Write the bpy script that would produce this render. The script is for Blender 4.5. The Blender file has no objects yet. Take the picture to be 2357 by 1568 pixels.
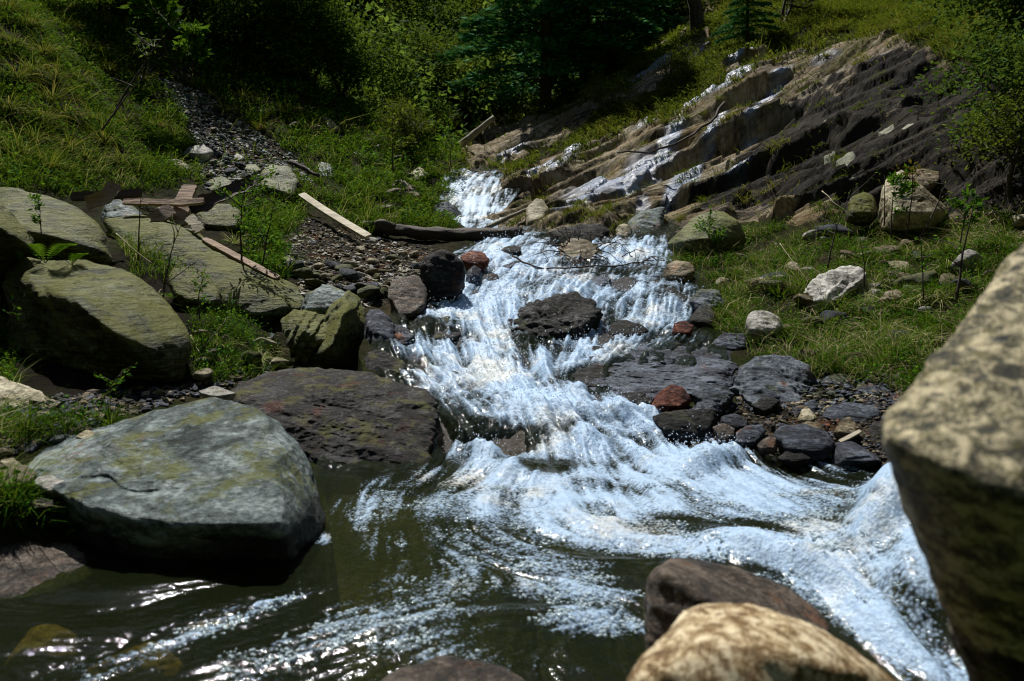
import bpy, bmesh, math, random
import numpy as np
from mathutils import Vector, Matrix

# ------------------------------------------------------------------ camera, sky, sun, exposure
C = bpy.context.scene
COL = C.collection
F = 1833.0                      # focal length in the 2357 px wide working frame
CX, CY = 1178.5, 784.0
PITCH = math.radians(7.0)
CAMZ = 0.95
cd = bpy.data.cameras.new("camera"); cam = bpy.data.objects.new("camera", cd); COL.objects.link(cam)
cam.location = (0, 0, CAMZ); cam.rotation_euler = (math.radians(90) - PITCH, 0, 0)
cd.sensor_width = 36; cd.lens = 28.0; cd.clip_start = 0.05; cd.clip_end = 500
cd.dof.use_dof = True; cd.dof.focus_distance = 6.0; cd.dof.aperture_fstop = 3.4
C.camera = cam
SUN_EL, SUN_AZ = math.radians(58), math.radians(-24)      # azimuth measured from +Y towards +X
sd = Vector((math.sin(SUN_AZ) * math.cos(SUN_EL), math.cos(SUN_AZ) * math.cos(SUN_EL), math.sin(SUN_EL)))
w = bpy.data.worlds.new("World"); C.world = w; w.use_nodes = True
nt = w.node_tree
sky = nt.nodes.new("ShaderNodeTexSky"); sky.sky_type = 'NISHITA'; sky.sun_disc = False
sky.sun_elevation = SUN_EL; sky.sun_rotation = SUN_AZ
nt.links.new(sky.outputs[0], nt.nodes['Background'].inputs[0]); nt.nodes['Background'].inputs[1].default_value = 0.05
sl = bpy.data.lights.new("sun", 'SUN'); so = bpy.data.objects.new("sun", sl); COL.objects.link(so)
sl.energy = 4.9; sl.angle = math.radians(0.5); sl.color = (1.0, 0.965, 0.90)
so.rotation_euler = sd.to_track_quat('Z', 'Y').to_euler(); so.location = (0, 0, 30)
C.view_settings.view_transform = 'Standard'; C.view_settings.look = 'None'
C.view_settings.exposure = 0.35; C.view_settings.gamma = 1.0
C.render.engine = 'CYCLES'
C.cycles.use_denoising = True; C.cycles.pixel_filter_type = 'BLACKMAN_HARRIS'; C.cycles.filter_width = 1.1
C.cycles.max_bounces = 6; C.cycles.diffuse_bounces = 2; C.cycles.glossy_bounces = 2
C.cycles.transmission_bounces = 3; C.cycles.transparent_max_bounces = 12
C.cycles.caustics_reflective = False; C.cycles.caustics_refractive = False

rng = np.random.default_rng(11)
random.seed(5)

# ------------------------------------------------------------------ noise
_perm = np.random.default_rng(3).permutation(256).astype(np.int32)
_perm = np.concatenate([_perm, _perm, _perm])
_g3 = np.random.default_rng(4).normal(size=(256, 3)); _g3 /= np.linalg.norm(_g3, axis=1)[:, None]
_g2 = np.stack([np.cos(np.arange(256) * 2.399), np.sin(np.arange(256) * 2.399)], 1)
def noise3(P):
    P = np.asarray(P, float); i = np.floor(P).astype(np.int64); f = P - i; i &= 255
    u = f * f * f * (f * (f * 6 - 15) + 10); r = 0
    for dx in (0, 1):
        wx = u[:, 0] if dx else 1 - u[:, 0]; a = _perm[i[:, 0] + dx]
        for dy in (0, 1):
            wy = u[:, 1] if dy else 1 - u[:, 1]; b = _perm[a + i[:, 1] + dy]
            for dz in (0, 1):
                wz = u[:, 2] if dz else 1 - u[:, 2]; g = _g3[_perm[b + i[:, 2] + dz]]
                r = r + wx * wy * wz * (g[:, 0] * (f[:, 0] - dx) + g[:, 1] * (f[:, 1] - dy) + g[:, 2] * (f[:, 2] - dz))
    return r * 1.6
def noise2(x, y):
    ix = np.floor(x).astype(np.int64); iy = np.floor(y).astype(np.int64)
    fx = x - ix; fy = y - iy; ix &= 255; iy &= 255
    ux = fx * fx * fx * (fx * (fx * 6 - 15) + 10); uy = fy * fy * fy * (fy * (fy * 6 - 15) + 10)
    def g(dx, dy):
        q = _g2[_perm[_perm[ix + dx] + iy + dy]]
        return q[..., 0] * (fx - dx) + q[..., 1] * (fy - dy)
    a = g(0, 0) * (1 - ux) + g(1, 0) * ux; b = g(0, 1) * (1 - ux) + g(1, 1) * ux
    return (a * (1 - uy) + b * uy) * 1.5
def fbm2(x, y, o=4, g=.5, ridged=False):
    a, t, r = 1, 0, 0
    for k in range(o):
        n = noise2(x * 2 ** k + 17.3 * k, y * 2 ** k + 5.1 * k)
        if ridged: n = 1 - 2 * np.abs(n)
        r = r + a * n; t += a; a *= g
    return r / t
def fbm3(P, o=4, g=.5, ridged=False):
    a, t, r = 1, 0, 0
    for k in range(o):
        n = noise3(P * 2 ** k + 13.7 * k)
        if ridged: n = 1 - 2 * np.abs(n)
        r = r + a * n; t += a; a *= g
    return r / t
def sstep(a, b, x):
    t = np.clip((x - a) / (b - a), 0, 1); return t * t * (3 - 2 * t)

# ------------------------------------------------------------------ photo frame <-> world
cp, sp = math.cos(PITCH), math.sin(PITCH)
def W3(x, y, d):
    x, y, d = np.broadcast_arrays(np.asarray(x, float), np.asarray(y, float), np.asarray(d, float))
    cx = (x - CX) / F; cy = (CY - y) / F
    return np.stack([cx * d, d * (cp + cy * sp), CAMZ + d * (-sp + cy * cp)], -1)
def to_px(P):
    q = P - np.array([0, 0, CAMZ]); d = q[..., 1] * cp - q[..., 2] * sp
    u = q[..., 1] * sp + q[..., 2] * cp; d = np.maximum(d, .05)
    return CX + F * q[..., 0] / d, CY - F * u / d
def sdist(poly, x, y):
    """signed distance to a polygon in frame pixels, positive inside"""
    poly = np.array(poly, float); best = np.full(x.shape, 1e9); ins = np.zeros(x.shape, bool)
    for a, b in zip(poly, np.roll(poly, -1, 0)):
        e = b - a; t = np.clip(((x - a[0]) * e[0] + (y - a[1]) * e[1]) / (e @ e + 1e-9), 0, 1)
        best = np.minimum(best, np.hypot(x - a[0] - t * e[0], y - a[1] - t * e[1]))
        c = ((a[1] > y) != (b[1] > y)) & (x < (b[0] - a[0]) * (y - a[1]) / (b[1] - a[1] + 1e-12) + a[0]); ins ^= c
    return np.where(ins, best, -best)

# ------------------------------------------------------------------ meshes and objects
def np_mesh(name, V, faces, mats=(), smooth=True, attrs=None, mi=None):
    """faces: list of (n,k) int arrays"""
    me = bpy.data.meshes.new(name); V = np.asarray(V, np.float32)
    me.vertices.add(len(V)); me.vertices.foreach_set('co', V.ravel())
    faces = [np.asarray(f, np.int32) for f in faces if len(f)]
    loops = np.concatenate([f.ravel() for f in faces]); tot = np.concatenate([np.full(len(f), f.shape[1], np.int32) for f in faces])
    me.loops.add(len(loops)); me.loops.foreach_set('vertex_index', loops)
    me.polygons.add(len(tot)); st = np.zeros(len(tot), np.int32); st[1:] = np.cumsum(tot)[:-1]
    me.polygons.foreach_set('loop_start', st)
    if mi is not None: me.polygons.foreach_set('material_index', np.asarray(mi, np.int32))
    me.update(calc_edges=True)
    me.polygons.foreach_set('use_smooth', np.full(len(tot), smooth, bool))
    for k, a in (attrs or {}).items():
        a = np.asarray(a, np.float32)
        if a.ndim == 1: me.attributes.new(k, 'FLOAT', 'POINT').data.foreach_set('value', a)
        else: me.attributes.new(k, 'FLOAT_VECTOR', 'POINT').data.foreach_set('vector', a.ravel())
    for m in mats: me.materials.append(m)
    me.update(); return me
def link(name, me, parent=None, loc=None):
    o = bpy.data.objects.new(name, me); COL.objects.link(o)
    if loc is not None: o.location = loc
    if parent is not None: o.parent = parent
    return o
def tag(o, label=None, cat=None, group=None, kind=None):
    if label: o['label'] = label
    if cat: o['category'] = cat
    if group: o['group'] = group
    if kind: o['kind'] = kind
    return o
def empty(name, loc, label, cat, group=None, rz=0):
    o = bpy.data.objects.new(name, None); COL.objects.link(o); o.location = loc; o.rotation_euler = (0, 0, rz)
    o.empty_display_size = .05
    return tag(o, label, cat, group)
def copy_tree(o, parent=None):
    c = o.copy(); COL.objects.link(c); c.parent = parent
    for ch in o.children: copy_tree(ch, c)
    return c
# ------------------------------------------------------------------ materials
class N:
    def __init__(s, name):
        s.m = bpy.data.materials.new(name); s.m.use_nodes = True; s.t = s.m.node_tree
        s.t.nodes.clear(); s.out = s.t.nodes.new('ShaderNodeOutputMaterial')
    def n(s, ty, **kw):
        x = s.t.nodes.new('ShaderNode' + ty)
        for k, v in kw.items():
            if k.startswith('i_'):
                key = k[2:].replace('_', ' '); s.set(x.inputs[key], v)
            else: setattr(x, k, v)
        return x
    def set(s, sock, v):
        if isinstance(v, bpy.types.NodeSocket): s.t.links.new(v, sock)
        elif isinstance(v, bpy.types.Node): s.t.links.new(v.outputs[0], sock)
        else:
            if isinstance(v, (tuple, list)) and len(v) == 3 and sock.type == 'RGBA': v = (*v, 1)
            sock.default_value = v
    def math(s, op, a, b=0., c=None, clamp=False):
        x = s.n('Math', operation=op, use_clamp=clamp); s.set(x.inputs[0], a); s.set(x.inputs[1], b)
        if c is not None: s.set(x.inputs[2], c)
        return x.outputs[0]
    def mix(s, f, a, b, mode='MIX'):
        x = s.n('Mix', data_type='RGBA', blend_type=mode); s.set(x.inputs[0], f); s.set(x.inputs[6], a); s.set(x.inputs[7], b)
        return x.outputs[2]
    def ramp(s, f, stops, interp='LINEAR'):
        x = s.n('ValToRGB'); s.set(x.inputs[0], f); r = x.color_ramp; r.interpolation = interp
        while len(r.elements) < len(stops): r.elements.new(.5)
        for e, (p, c) in zip(r.elements, stops):
            e.position = p; e.color = (*c, 1) if isinstance(c, (tuple, list)) else (c, c, c, 1)
        return x.outputs[0]
    def rng(s, v, a, b, c=0., d=1.):
        x = s.n('MapRange', interpolation_type='SMOOTHSTEP'); s.set(x.inputs[0], v)
        for i, q in enumerate((a, b, c, d)): s.set(x.inputs[i + 1], q)
        return x.outputs[0]
    def noise(s, vec, scale, detail=6, rough=.6, dist=0.):
        x = s.n('TexNoise'); s.set(x.inputs['Vector'], vec); s.set(x.inputs['Scale'], scale); s.set(x.inputs['Detail'], detail)
        s.set(x.inputs['Roughness'], rough); s.set(x.inputs['Distortion'], dist); return x.outputs[0]
    def vor(s, vec, scale, feature='F1'):
        x = s.n('TexVoronoi', feature=feature); s.set(x.inputs['Vector'], vec); s.set(x.inputs['Scale'], scale); return x.outputs[0]
    def mapping(s, vec, scale=(1, 1, 1), rot=(0, 0, 0), loc=(0, 0, 0)):
        x = s.n('Mapping'); s.set(x.inputs[0], vec); x.inputs['Scale'].default_value = scale
        x.inputs['Rotation'].default_value = rot; x.inputs['Location'].default_value = loc; return x.outputs[0]
    def bump(s, h, strength, dist, nrm=None):
        x = s.n('Bump'); s.set(x.inputs['Height'], h); x.inputs['Strength'].default_value = strength; x.inputs['Distance'].default_value = dist
        if nrm is not None: s.set(x.inputs['Normal'], nrm)
        return x.outputs[0]
    def done(s, sh):
        s.t.links.new(sh.outputs[0] if isinstance(sh, bpy.types.Node) else sh, s.out.inputs['Surface']); return s.m

def m_rock(name, dark, mid, light, scale=1., wet=0., moss=0., mosscol=(.075, .085, .015), lichen=0., lichcol=(.5, .52, .45),
           rust=0., rustcol=(.16, .055, .02), rot=(.3, .5, .4), stretch=5., bump=1., speck=0., vec=None, contrast=1., tight=1., wet_shade_line=0.):
    k = N(name); tc = k.n('TexCoord').outputs['Object'] if vec is None else k.n('Attribute', attribute_name=vec).outputs['Vector']
    oi = k.n('ObjectInfo').outputs['Random']
    off = k.n('VectorMath', operation='ADD'); k.set(off.inputs[0], tc)
    cmb = k.n('CombineXYZ'); k.set(cmb.inputs[0], k.math('MULTIPLY', oi, 37.)); k.set(cmb.inputs[1], k.math('MULTIPLY', oi, 11.)); k.set(off.inputs[1], cmb)
    p = off.outputs[0] if vec is None else tc
    sp_ = k.mapping(p, scale=(1, 1, stretch), rot=rot)
    big = k.noise(p, 2.2 * scale, 5, .6); band = k.noise(sp_, 5 * scale, 9, .68, .6); fine = k.noise(p, 38 * scale, 7, .7)
    f = k.math('ADD', k.math('MULTIPLY', band, .62), k.math('MULTIPLY', big, .38))
    f = k.math('ADD', f, k.math('MULTIPLY', k.math('SUBTRACT', fine, .5), .45 * contrast))
    col = k.ramp(f, [(.5 - .10 * tight, dark), (.5, mid), (.5 + .10 * tight, light)])
    if rust:
        r = k.rng(k.noise(k.mapping(p, loc=(5, 3, 1)), 3.3 * scale, 7, .65), .62 - .2 * rust, .70 - .15 * rust)
        col = k.mix(k.math('MULTIPLY', r, .85), col, k.mix(fine, rustcol, tuple(c * 1.8 for c in rustcol)))
    if lichen:
        l = k.rng(k.noise(k.mapping(p, loc=(1, 7, 2)), 7 * scale, 8, .7), .66 - .2 * lichen, .70 - .2 * lichen)
        col = k.mix(k.math('MULTIPLY', l, .8), col, lichcol)
    if moss:
        geo = k.n('NewGeometry'); sx = k.n('SeparateXYZ'); k.set(sx.inputs[0], geo.outputs['Normal'])
        up = k.rng(sx.outputs[2], -.3, .8); mn = k.noise(k.mapping(p, loc=(3, 1, 9)), 4.5 * scale, 9, .7)
        mm = k.rng(k.math('ADD', k.math('MULTIPLY', up, .15), mn), .78 - .36 * moss, .88 - .3 * moss)
        mc = k.mix(k.noise(p, 60 * scale, 3), tuple(c * .6 for c in mosscol), tuple(c * 1.5 for c in mosscol))
        col = k.mix(k.math('MULTIPLY', mm, .82), col, mc)
    if speck:
        v = k.rng(k.noise(p, 90 * scale, 4, .8), .56, .64)
        col = k.mix(k.math('MULTIPLY', v, speck), col, tuple(min(1, c * 2.2) for c in light))
    if wet_shade_line:      # splash-wet band above the pool; set high, it paints a shaded underside
        pz = k.n('SeparateXYZ'); k.set(pz.inputs[0], k.n('NewGeometry').outputs['Position'])
        wl = k.rng(k.math('ADD', pz.outputs[2], k.math('MULTIPLY', k.math('SUBTRACT', big, .5), .22)), wet_shade_line, wet_shade_line + .05, 1., 0.)
        col = k.mix(wl, col, k.mix(1., col, (.30, .29, .28), 'MULTIPLY'))
    b = k.n('BsdfPrincipled'); k.set(b.inputs['Base Color'], col)
    ro = k.math('ADD', .86, k.math('MULTIPLY', k.math('SUBTRACT', fine, .5), .15))
    if wet: ro = k.math('SUBTRACT', ro, k.math('MULTIPLY', k.rng(k.math('ADD', k.math('MULTIPLY', fine, .6), k.math('MULTIPLY', k.noise(p, 9 * scale, 5), .4)), .60 - .14 * wet, .68 - .10 * wet), .66)); k.set(b.inputs['Roughness'], ro)
    if wet_shade_line: ro = k.math('SUBTRACT', ro, k.math('MULTIPLY', wl, .5), clamp=True)
    b.inputs['Specular IOR Level'].default_value = .12 + .33 * wet
    n1 = k.bump(band, min(1, .75 * bump), (.035 + .02 * wet) / scale); n2 = k.bump(fine, min(1, .8 * bump), .016 / scale, n1)
    crack = k.vor(k.mapping(p, scale=(1, 1, 2.2), rot=rot), 4.5 * scale, 'DISTANCE_TO_EDGE')
    n3 = k.bump(k.rng(k.math('ADD', crack, k.math('MULTIPLY', fine, .05)), .02, .06), .12 * bump, .02 / scale, n2)
    k.set(b.inputs['Normal'], n3)
    return k.done(b)

def m_leaf(name, stops, trans=.35, rough=.8, spec=.04):
    """stops: ramp of colours driven by the per-leaf attribute 'tint'"""
    k = N(name); t = k.n('Attribute', attribute_name='tint').outputs['Fac']
    col = k.ramp(t, stops); b = k.n('BsdfPrincipled'); k.set(b.inputs['Base Color'], col)
    b.inputs['Roughness'].default_value = rough; b.inputs['Specular IOR Level'].default_value = spec
    tr = k.n('BsdfTranslucent'); k.set(tr.inputs[0], k.mix(.5, col, (.12, .16, .01)))
    ms = k.n('MixShader'); ms.inputs[0].default_value = trans; k.set(ms.inputs[1], b); k.set(ms.inputs[2], tr)
    return k.done(ms)

def m_wood(name, a, b_, scale=1., rough=.8, axis=0, bump=1.):
    k = N(name); tc = k.n('TexCoord').outputs['Object']; sc = [14, 14, 14]; sc[axis] = .9
    g = k.noise(k.mapping(tc, scale=sc), 2.2 * scale, 8, .7, .4); bl = k.noise(tc, 6 * scale, 6, .6); fi = k.noise(tc, 60, 5, .7)
    col = k.ramp(k.math('ADD', k.math('MULTIPLY', g, .6), k.math('MULTIPLY', bl, .4)), [(.38, a), (.62, b_)])
    b = k.n('BsdfPrincipled'); k.set(b.inputs['Base Color'], col); b.inputs['Roughness'].default_value = rough
    k.set(b.inputs['Normal'], k.bump(fi, .3 * bump, .006, k.bump(g, .8 * bump, .02)))
    return k.done(b)

M = {}
M['grey'] = m_rock('grey_green_stone', (.03, .042, .042), (.125, .16, .16), (.35, .41, .41), moss=.36, mosscol=(.12, .13, .03), lichen=.16, bump=1.4, rust=.10, rustcol=(.13, .07, .045), lichcol=(.36, .42, .42), rot=(.2, .9, .5), stretch=4, wet_shade_line=.06)
M['olive'] = m_rock('olive_mossy_stone', (.008, .010, .005), (.066, .074, .022), (.19, .21, .11), moss=.66, mosscol=(.115, .12, .012), lichen=.08, rot=(.5, .25, .4), stretch=9, bump=1.6)
M['green'] = m_rock('green_stone', (.045, .05, .022), (.10, .11, .045), (.22, .23, .12), moss=.5, mosscol=(.13, .14, .04), rot=(.4, .7, .1), stretch=4)
M['brown'] = m_rock('brown_stone', (.05, .038, .022), (.16, .125, .075), (.34, .29, .20), moss=.25, lichen=.1, rust=.3, rot=(.4, .3, .2))
M['pale'] = m_rock('pale_stone', (.12, .10, .06), (.32, .28, .18), (.58, .53, .39), moss=.28, rot=(.1, .4, .9), stretch=3)
M['white'] = m_rock('whitish_stone', (.16, .155, .14), (.36, .345, .31), (.64, .62, .58), moss=.1, rot=(.1, .4, .9), stretch=3)
M['slate'] = m_rock('wet_slate', (.010, .012, .018), (.038, .044, .06), (.12, .14, .18), wet=.5, rust=.08, moss=.1, rot=(.5, .3, .2), stretch=6)
M['black'] = m_rock('black_wet_rock', (.004, .004, .004), (.014, .014, .013), (.055, .055, .055), wet=.5, rust=.12, rustcol=(.06, .02, .012), moss=.2, mosscol=(.04, .045, .01), rot=(.5, .3, .6), stretch=4, bump=1.6)
M['outcrop'] = m_rock('dark_rusty_outcrop', (.005, .005, .005), (.015, .013, .012), (.06, .06, .063), wet=.42, rust=.2, rustcol=(.045, .014, .008), moss=.36, mosscol=(.07, .07, .015), rot=(.3, .6, .9), stretch=5, bump=1.7, scale=1.5, speck=.12)
M['wetamber'] = m_rock('amber_river_stone', (.08, .035, .010), (.24, .12, .04), (.42, .26, .11), wet=.2, rot=(.5, .3, .2))
M['bluegrey'] = m_rock('blue_grey_bedrock', (.018, .022, .028), (.075, .09, .115), (.20, .23, .27), wet=.6, moss=.3, mosscol=(.09, .10, .03), rust=.08, rot=(.5, .3, .2), stretch=4, bump=1.3)
M['red'] = m_rock('red_wet_stone', (.025, .005, .003), (.085, .018, .008), (.20, .07, .04), wet=.5, rot=(.5, .3, .2))
M['wetbrown'] = m_rock('wet_brown_rock', (.010, .008, .006), (.045, .034, .025), (.16, .125, .095), wet=.75, rust=.3, rustcol=(.09, .04, .018), scale=1.8, speck=.2, bump=1.3, rot=(.6, .2, .3))
M['tan'] = m_rock('speckled_tan_rock', (.11, .06, .02), (.34, .24, .11), (.72, .62, .43), rust=.22, rustcol=(.13, .06, .015), lichen=.42, lichcol=(.10, .055, .02), bump=1.8, scale=9, stretch=1.4, speck=.3, contrast=1.3, tight=.6)
M['tan2'] = m_rock('lichen_tan_rock', (.03, .032, .024), (.17, .15, .085), (.56, .49, .32), moss=.28, mosscol=(.09, .08, .02), lichen=.42, lichcol=(.035, .04, .045), bump=2.2, wet_shade_line=.40, scale=7, stretch=1.6, contrast=1.2, tight=.6)  # high dark band: splash wetness plus the underside's shade painted in
M['trunk'] = m_wood('dark_bark', (.012, .009, .006), (.05, .036, .022), axis=0)
M['bark'] = m_wood('tree_bark', (.02, .015, .01), (.08, .062, .04), axis=2)
M['palebark'] = m_wood('pale_bark', (.10, .09, .06), (.30, .27, .19), axis=2)
M['plank'] = m_wood('bleached_plank', (.30, .26, .18), (.66, .60, .46), axis=0, bump=.5)
M['driftwood'] = m_wood('weathered_board', (.16, .10, .065), (.42, .30, .21), axis=0)
M['darkwood'] = m_wood('dark_board', (.02, .014, .012), (.09, .06, .045), axis=0)
M['twig'] = m_wood('twig_bark', (.02, .012, .010), (.07, .045, .035), axis=2)
M['straw_twig'] = m_wood('dry_stalk', (.22, .18, .11), (.45, .38, .25), axis=2)
G1 = [(0, (.005, .018, .001)), (.35, (.009, .052, .003)), (.65, (.032, .115, .005)), (.88, (.11, .17, .012)), (1, (.50, .43, .18))]
G2 = [(0, (.005, .02, .001)), (.4, (.016, .07, .003)), (.65, (.06, .15, .006)), (.85, (.22, .25, .05)), (1, (.72, .64, .40))]
G3 = [(0, (.03, .04, .004)), (.4, (.055, .09, .006)), (.7, (.15, .165, .016)), (1, (.36, .26, .09))]
M['grass_left'] = m_leaf('lush_grass', G1)
M['grass_right'] = m_leaf('bank_grass', G2)
M['grass_gold'] = m_leaf('golden_grass', G3)
M['leaf_bright'] = m_leaf('bright_leaf', [(0, (.010, .055, .003)), (.5, (.042, .16, .006)), (1, (.15, .32, .018))])
M['leaf_olive'] = m_leaf('olive_leaf', [(0, (.02, .04, .004)), (.5, (.09, .13, .010)), (1, (.22, .26, .03))])
M['leaf_dark'] = m_leaf('dark_leaf', [(0, (.010, .036, .010)), (.5, (.045, .11, .02)), (1, (.12, .20, .035))])
M['leaf_bush'] = m_leaf('bush_leaf', [(0, (.010, .04, .004)), (.5, (.045, .115, .010)), (1, (.15, .23, .025))])
M['leaf_wood'] = m_leaf('lightened_wood_leaf', [(0, (.015, .05, .015)), (.5, (.07, .16, .03)), (1, (.20, .30, .05))], trans=.5)  # dark leaf colour lightened to lift the shaded back slope
M['leaf_pine'] = m_leaf('pine_needles', [(0, (.005, .05, .02)), (.5, (.022, .16, .06)), (1, (.08, .32, .10))], trans=.15)
M['leaf_red'] = m_leaf('rusty_leaf', [(0, (.03, .010, .006)), (1, (.12, .04, .02))])
M['leaf_straw'] = m_leaf('straw', [(0, (.14, .10, .045)), (1, (.58, .48, .30))], trans=.25)
# ------------------------------------------------------------------ terrain heights from surveyed points (frame x, frame y, distance)
TP = [(0,1000,2.9),(60,1000,3.0),(200,940,3.3),(300,905,3.7),(250,850,4.0),(480,880,4.0),(800,945,4.15),(640,965,4.0),(700,1020,3.7),(900,985,3.9),(760,852,4.9),(880,860,4.7),(620,850,4.9),(560,760,4.8),(450,700,5.2),
 (550,540,7.0),(700,600,7.0),(850,620,7.0),(900,660,6.5),(800,560,8.2),(960,600,7.8),(850,540,8.9),(600,450,9.5),(450,400,10),(200,430,8),(0,430,7),
 (0,200,9),(0,0,11),(300,200,12),(350,50,14),(500,200,13.5),(600,130,15.5),(700,300,13),(800,350,12.5),(860,280,16),(750,200,17),
 (950,450,11.5),(900,400,12.5),(1030,370,14),(1000,500,10.5),(700,420,10.5),(1100,380,15),(1160,380,14.6),(1090,500,12),(1200,520,10.2),
 (1300,520,9.8),(1420,530,9.6),(1540,530,9.3),(1200,420,13.4),(1400,330,14),(1300,300,16),(1500,300,13.5),(1450,450,11.3),(1600,420,11),(1750,350,11),
 (1650,220,13.5),(1850,200,12.5),(1800,130,14),(2050,90,11.8),(1700,480,9.2),(1900,460,8.5),(2100,440,8.0),(2300,480,7),(2000,300,9.5),(2200,250,8.8),
 (2357,250,8),(2200,110,10),(2357,50,9.5),(2357,400,7.2),(1600,70,20),(1500,130,20),(1350,200,20),(1250,260,20),(1900,40,16),(2200,20,12.5),(1700,20,22),
 (1150,300,19),(1000,330,20),(1000,250,24),(900,200,28),(1000,100,34),(1200,50,38),(600,0,26),(1500,0,34),(1000,-100,45),(1100,-420,48),(1100,-1000,62),(200,-500,34),(2200,-500,30),(-600,-700,16),(2900,-700,13),(1100,0,35),(1150,-160,44),(900,-200,40),(700,-150,34),(1350,-150,42),(2000,-100,26),(300,-100,25),  # points high above the frame raise the hills to cut sky reflections
 (-200,-100,18),(2600,-100,14),(-300,300,8),(-500,900,3.2),(-500,1400,2.2),(2700,600,4),(2700,300,7),(2600,1000,2.6),(2200,1000,3.4),
 (1700,1000,3.72),(2000,1045,3.42),(2000,960,3.85),(1700,900,4.3),(1900,900,4.2),(2000,850,4.5),(1800,780,5.2),(2000,750,5.3),(2200,800,4.6),(1640,700,6.2),
 (1500,610,7.6),(1750,620,7),(1950,600,6.8),(2200,600,6.2),(2357,600,5.8),(2300,700,5.2),(1750,530,8.6),(2000,520,7.8),(2250,530,7),(2300,900,3.9),
 (1250,540,9.4),(1150,600,7.6),(100,1150,2.62),(60,1250,2.4),(-100,1350,2.2),(1600,940,4.0),(100,560,6.2),(300,600,5.6),(200,700,4.9),(700,745,5.4),(560,1000,3.6)]
WP = [(0,1568,0),(1178,1568,0),(0,1300,0),(750,1100,0),(1000,1180,.01),(1100,1250,0),(1500,1270,0),(1500,1150,.03),(1900,1100,.0),(1800,1090,0),(2000,1062,0),(400,1400,0),
 (2060,1180,.10),(2000,1250,.07),(1950,1350,0),(2200,1568,-.04),(1250,1110,.03),(1700,1100,.03),(1560,1075,.05),(1700,1270,.03),(2600,1568,-.05)]
WD = [(1200,930,4.0),(1200,1040,3.52),(1050,960,3.95),(1050,1050,3.5),(920,790,4.9),(1150,850,4.6),(1150,750,5.5),(1400,850,4.65),(1400,930,4.02),(1500,950,3.93),(1500,1020,3.66),(1400,1060,3.48),
 (1350,750,5.5),(1550,720,5.9),(1630,740,5.7),(1250,660,6.5),(1450,640,6.9),(1550,660,6.6),(1100,660,6.5),(1020,690,6.1),(1180,600,7.5),(1240,545,8.6),(1400,590,7.8),(1500,545,8.7),
 (1180,560,8.3),(1090,520,10.6),(1055,470,11.7),(1110,450,12.0),(1120,405,13.0),(1080,420,12.6),(900,800,4.75),(1700,800,5.0),(1000,860,4.55)]
class Surf:
    """thin plate surface through points, in the warped plan coordinates (x/y, ln y)"""
    def __init__(s, P, smooth=2e-4):
        s.q = s.warp(P[:, 0], P[:, 1]); n = len(P)
        K = s.k(s.q, s.q) + np.eye(n) * smooth; A = np.zeros((n + 3, n + 3)); A[:n, :n] = K
        A[:n, n] = 1; A[:n, n + 1:] = s.q; A[n, :n] = 1; A[n + 1:, :n] = s.q.T
        s.c = np.linalg.solve(A, np.concatenate([P[:, 2], np.zeros(3)])); s.G = None
        s.n = 420; gu = np.linspace(-2.56, 2.56, s.n); gy = np.linspace(math.log(.7), math.log(110), s.n); a, b = np.meshgrid(gu, gy)
        s.G = s.exact(np.stack([a.ravel(), b.ravel()], -1)).reshape(s.n, s.n)
    @staticmethod
    def warp(x, y):
        y = np.maximum(y, .7); return np.stack([np.clip(x / y, -1.6, 1.6) * 1.6, np.log(y)], -1)
    @staticmethod
    def k(a, b):
        r2 = ((a[:, None, :] - b[None]) ** 2).sum(-1); return r2 * np.log(r2 + 1e-12) * .5
    def __call__(s, x, y):
        sh = np.shape(x); q = s.warp(np.ravel(x), np.ravel(y)); m = s.n - 1
        i = np.clip((q[:, 0] + 2.56) / 5.12 * m, 1, m - 2.001); j = np.clip((q[:, 1] - math.log(.7)) / math.log(110 / .7) * m, 1, m - 2.001)
        i0 = i.astype(int); j0 = j.astype(int)
        def cw(t): return [((-.5 * t + 1) * t - .5) * t, (1.5 * t - 2.5) * t * t + 1, ((-1.5 * t + 2) * t + .5) * t, (.5 * t - .5) * t * t]
        a = cw(i - i0); b = cw(j - j0); r = 0
        for p_ in range(4):
            for q_ in range(4): r = r + a[p_] * b[q_] * s.G[j0 + q_ - 1, i0 + p_ - 1]
        return r.reshape(sh)
    def exact(s, q):
        out = np.empty(len(q)); n = len(s.q)
        for i in range(0, len(q), 20000):
            j = q[i:i + 20000]; out[i:i + 20000] = s.k(j, s.q) @ s.c[:n] + s.c[n] + j @ s.c[n + 1:]
        return out
T0 = Surf(np.array([W3(*p) for p in TP]))
def _flat(p):
    x, y, z = p; cx = (x - CX) / F; cy = (CY - y) / F; d = (CAMZ - z) / (sp - cy * cp); return W3(x, y, d)
W0 = Surf(np.array([_flat(p) for p in WP] + [W3(*p) for p in WD]), 4e-4)
STREAM = [(-600,1290),(0,1275),(240,1262),(300,1282),(690,1282),(745,1230),(748,1100),(760,1076),(980,1072),(1004,1000),(1000,905),(905,870),(885,800),(905,765),(950,715),(985,650),
 (1060,610),(1100,575),(1130,545),(1080,528),(1040,480),(1052,420),(1070,398),(1150,398),(1165,430),(1100,500),(1150,525),(1250,528),(1420,545),(1540,520),(1570,535),(1500,600),(1600,640),
 (1625,700),(1640,770),(1640,850),(1560,900),(1530,960),(1600,1010),(1700,1045),(1900,1062),(2040,1070),(2357,1100),(2900,1200),(2900,2600),(-600,2600)]
def water_z(x, y): return W0(x, y)
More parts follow.
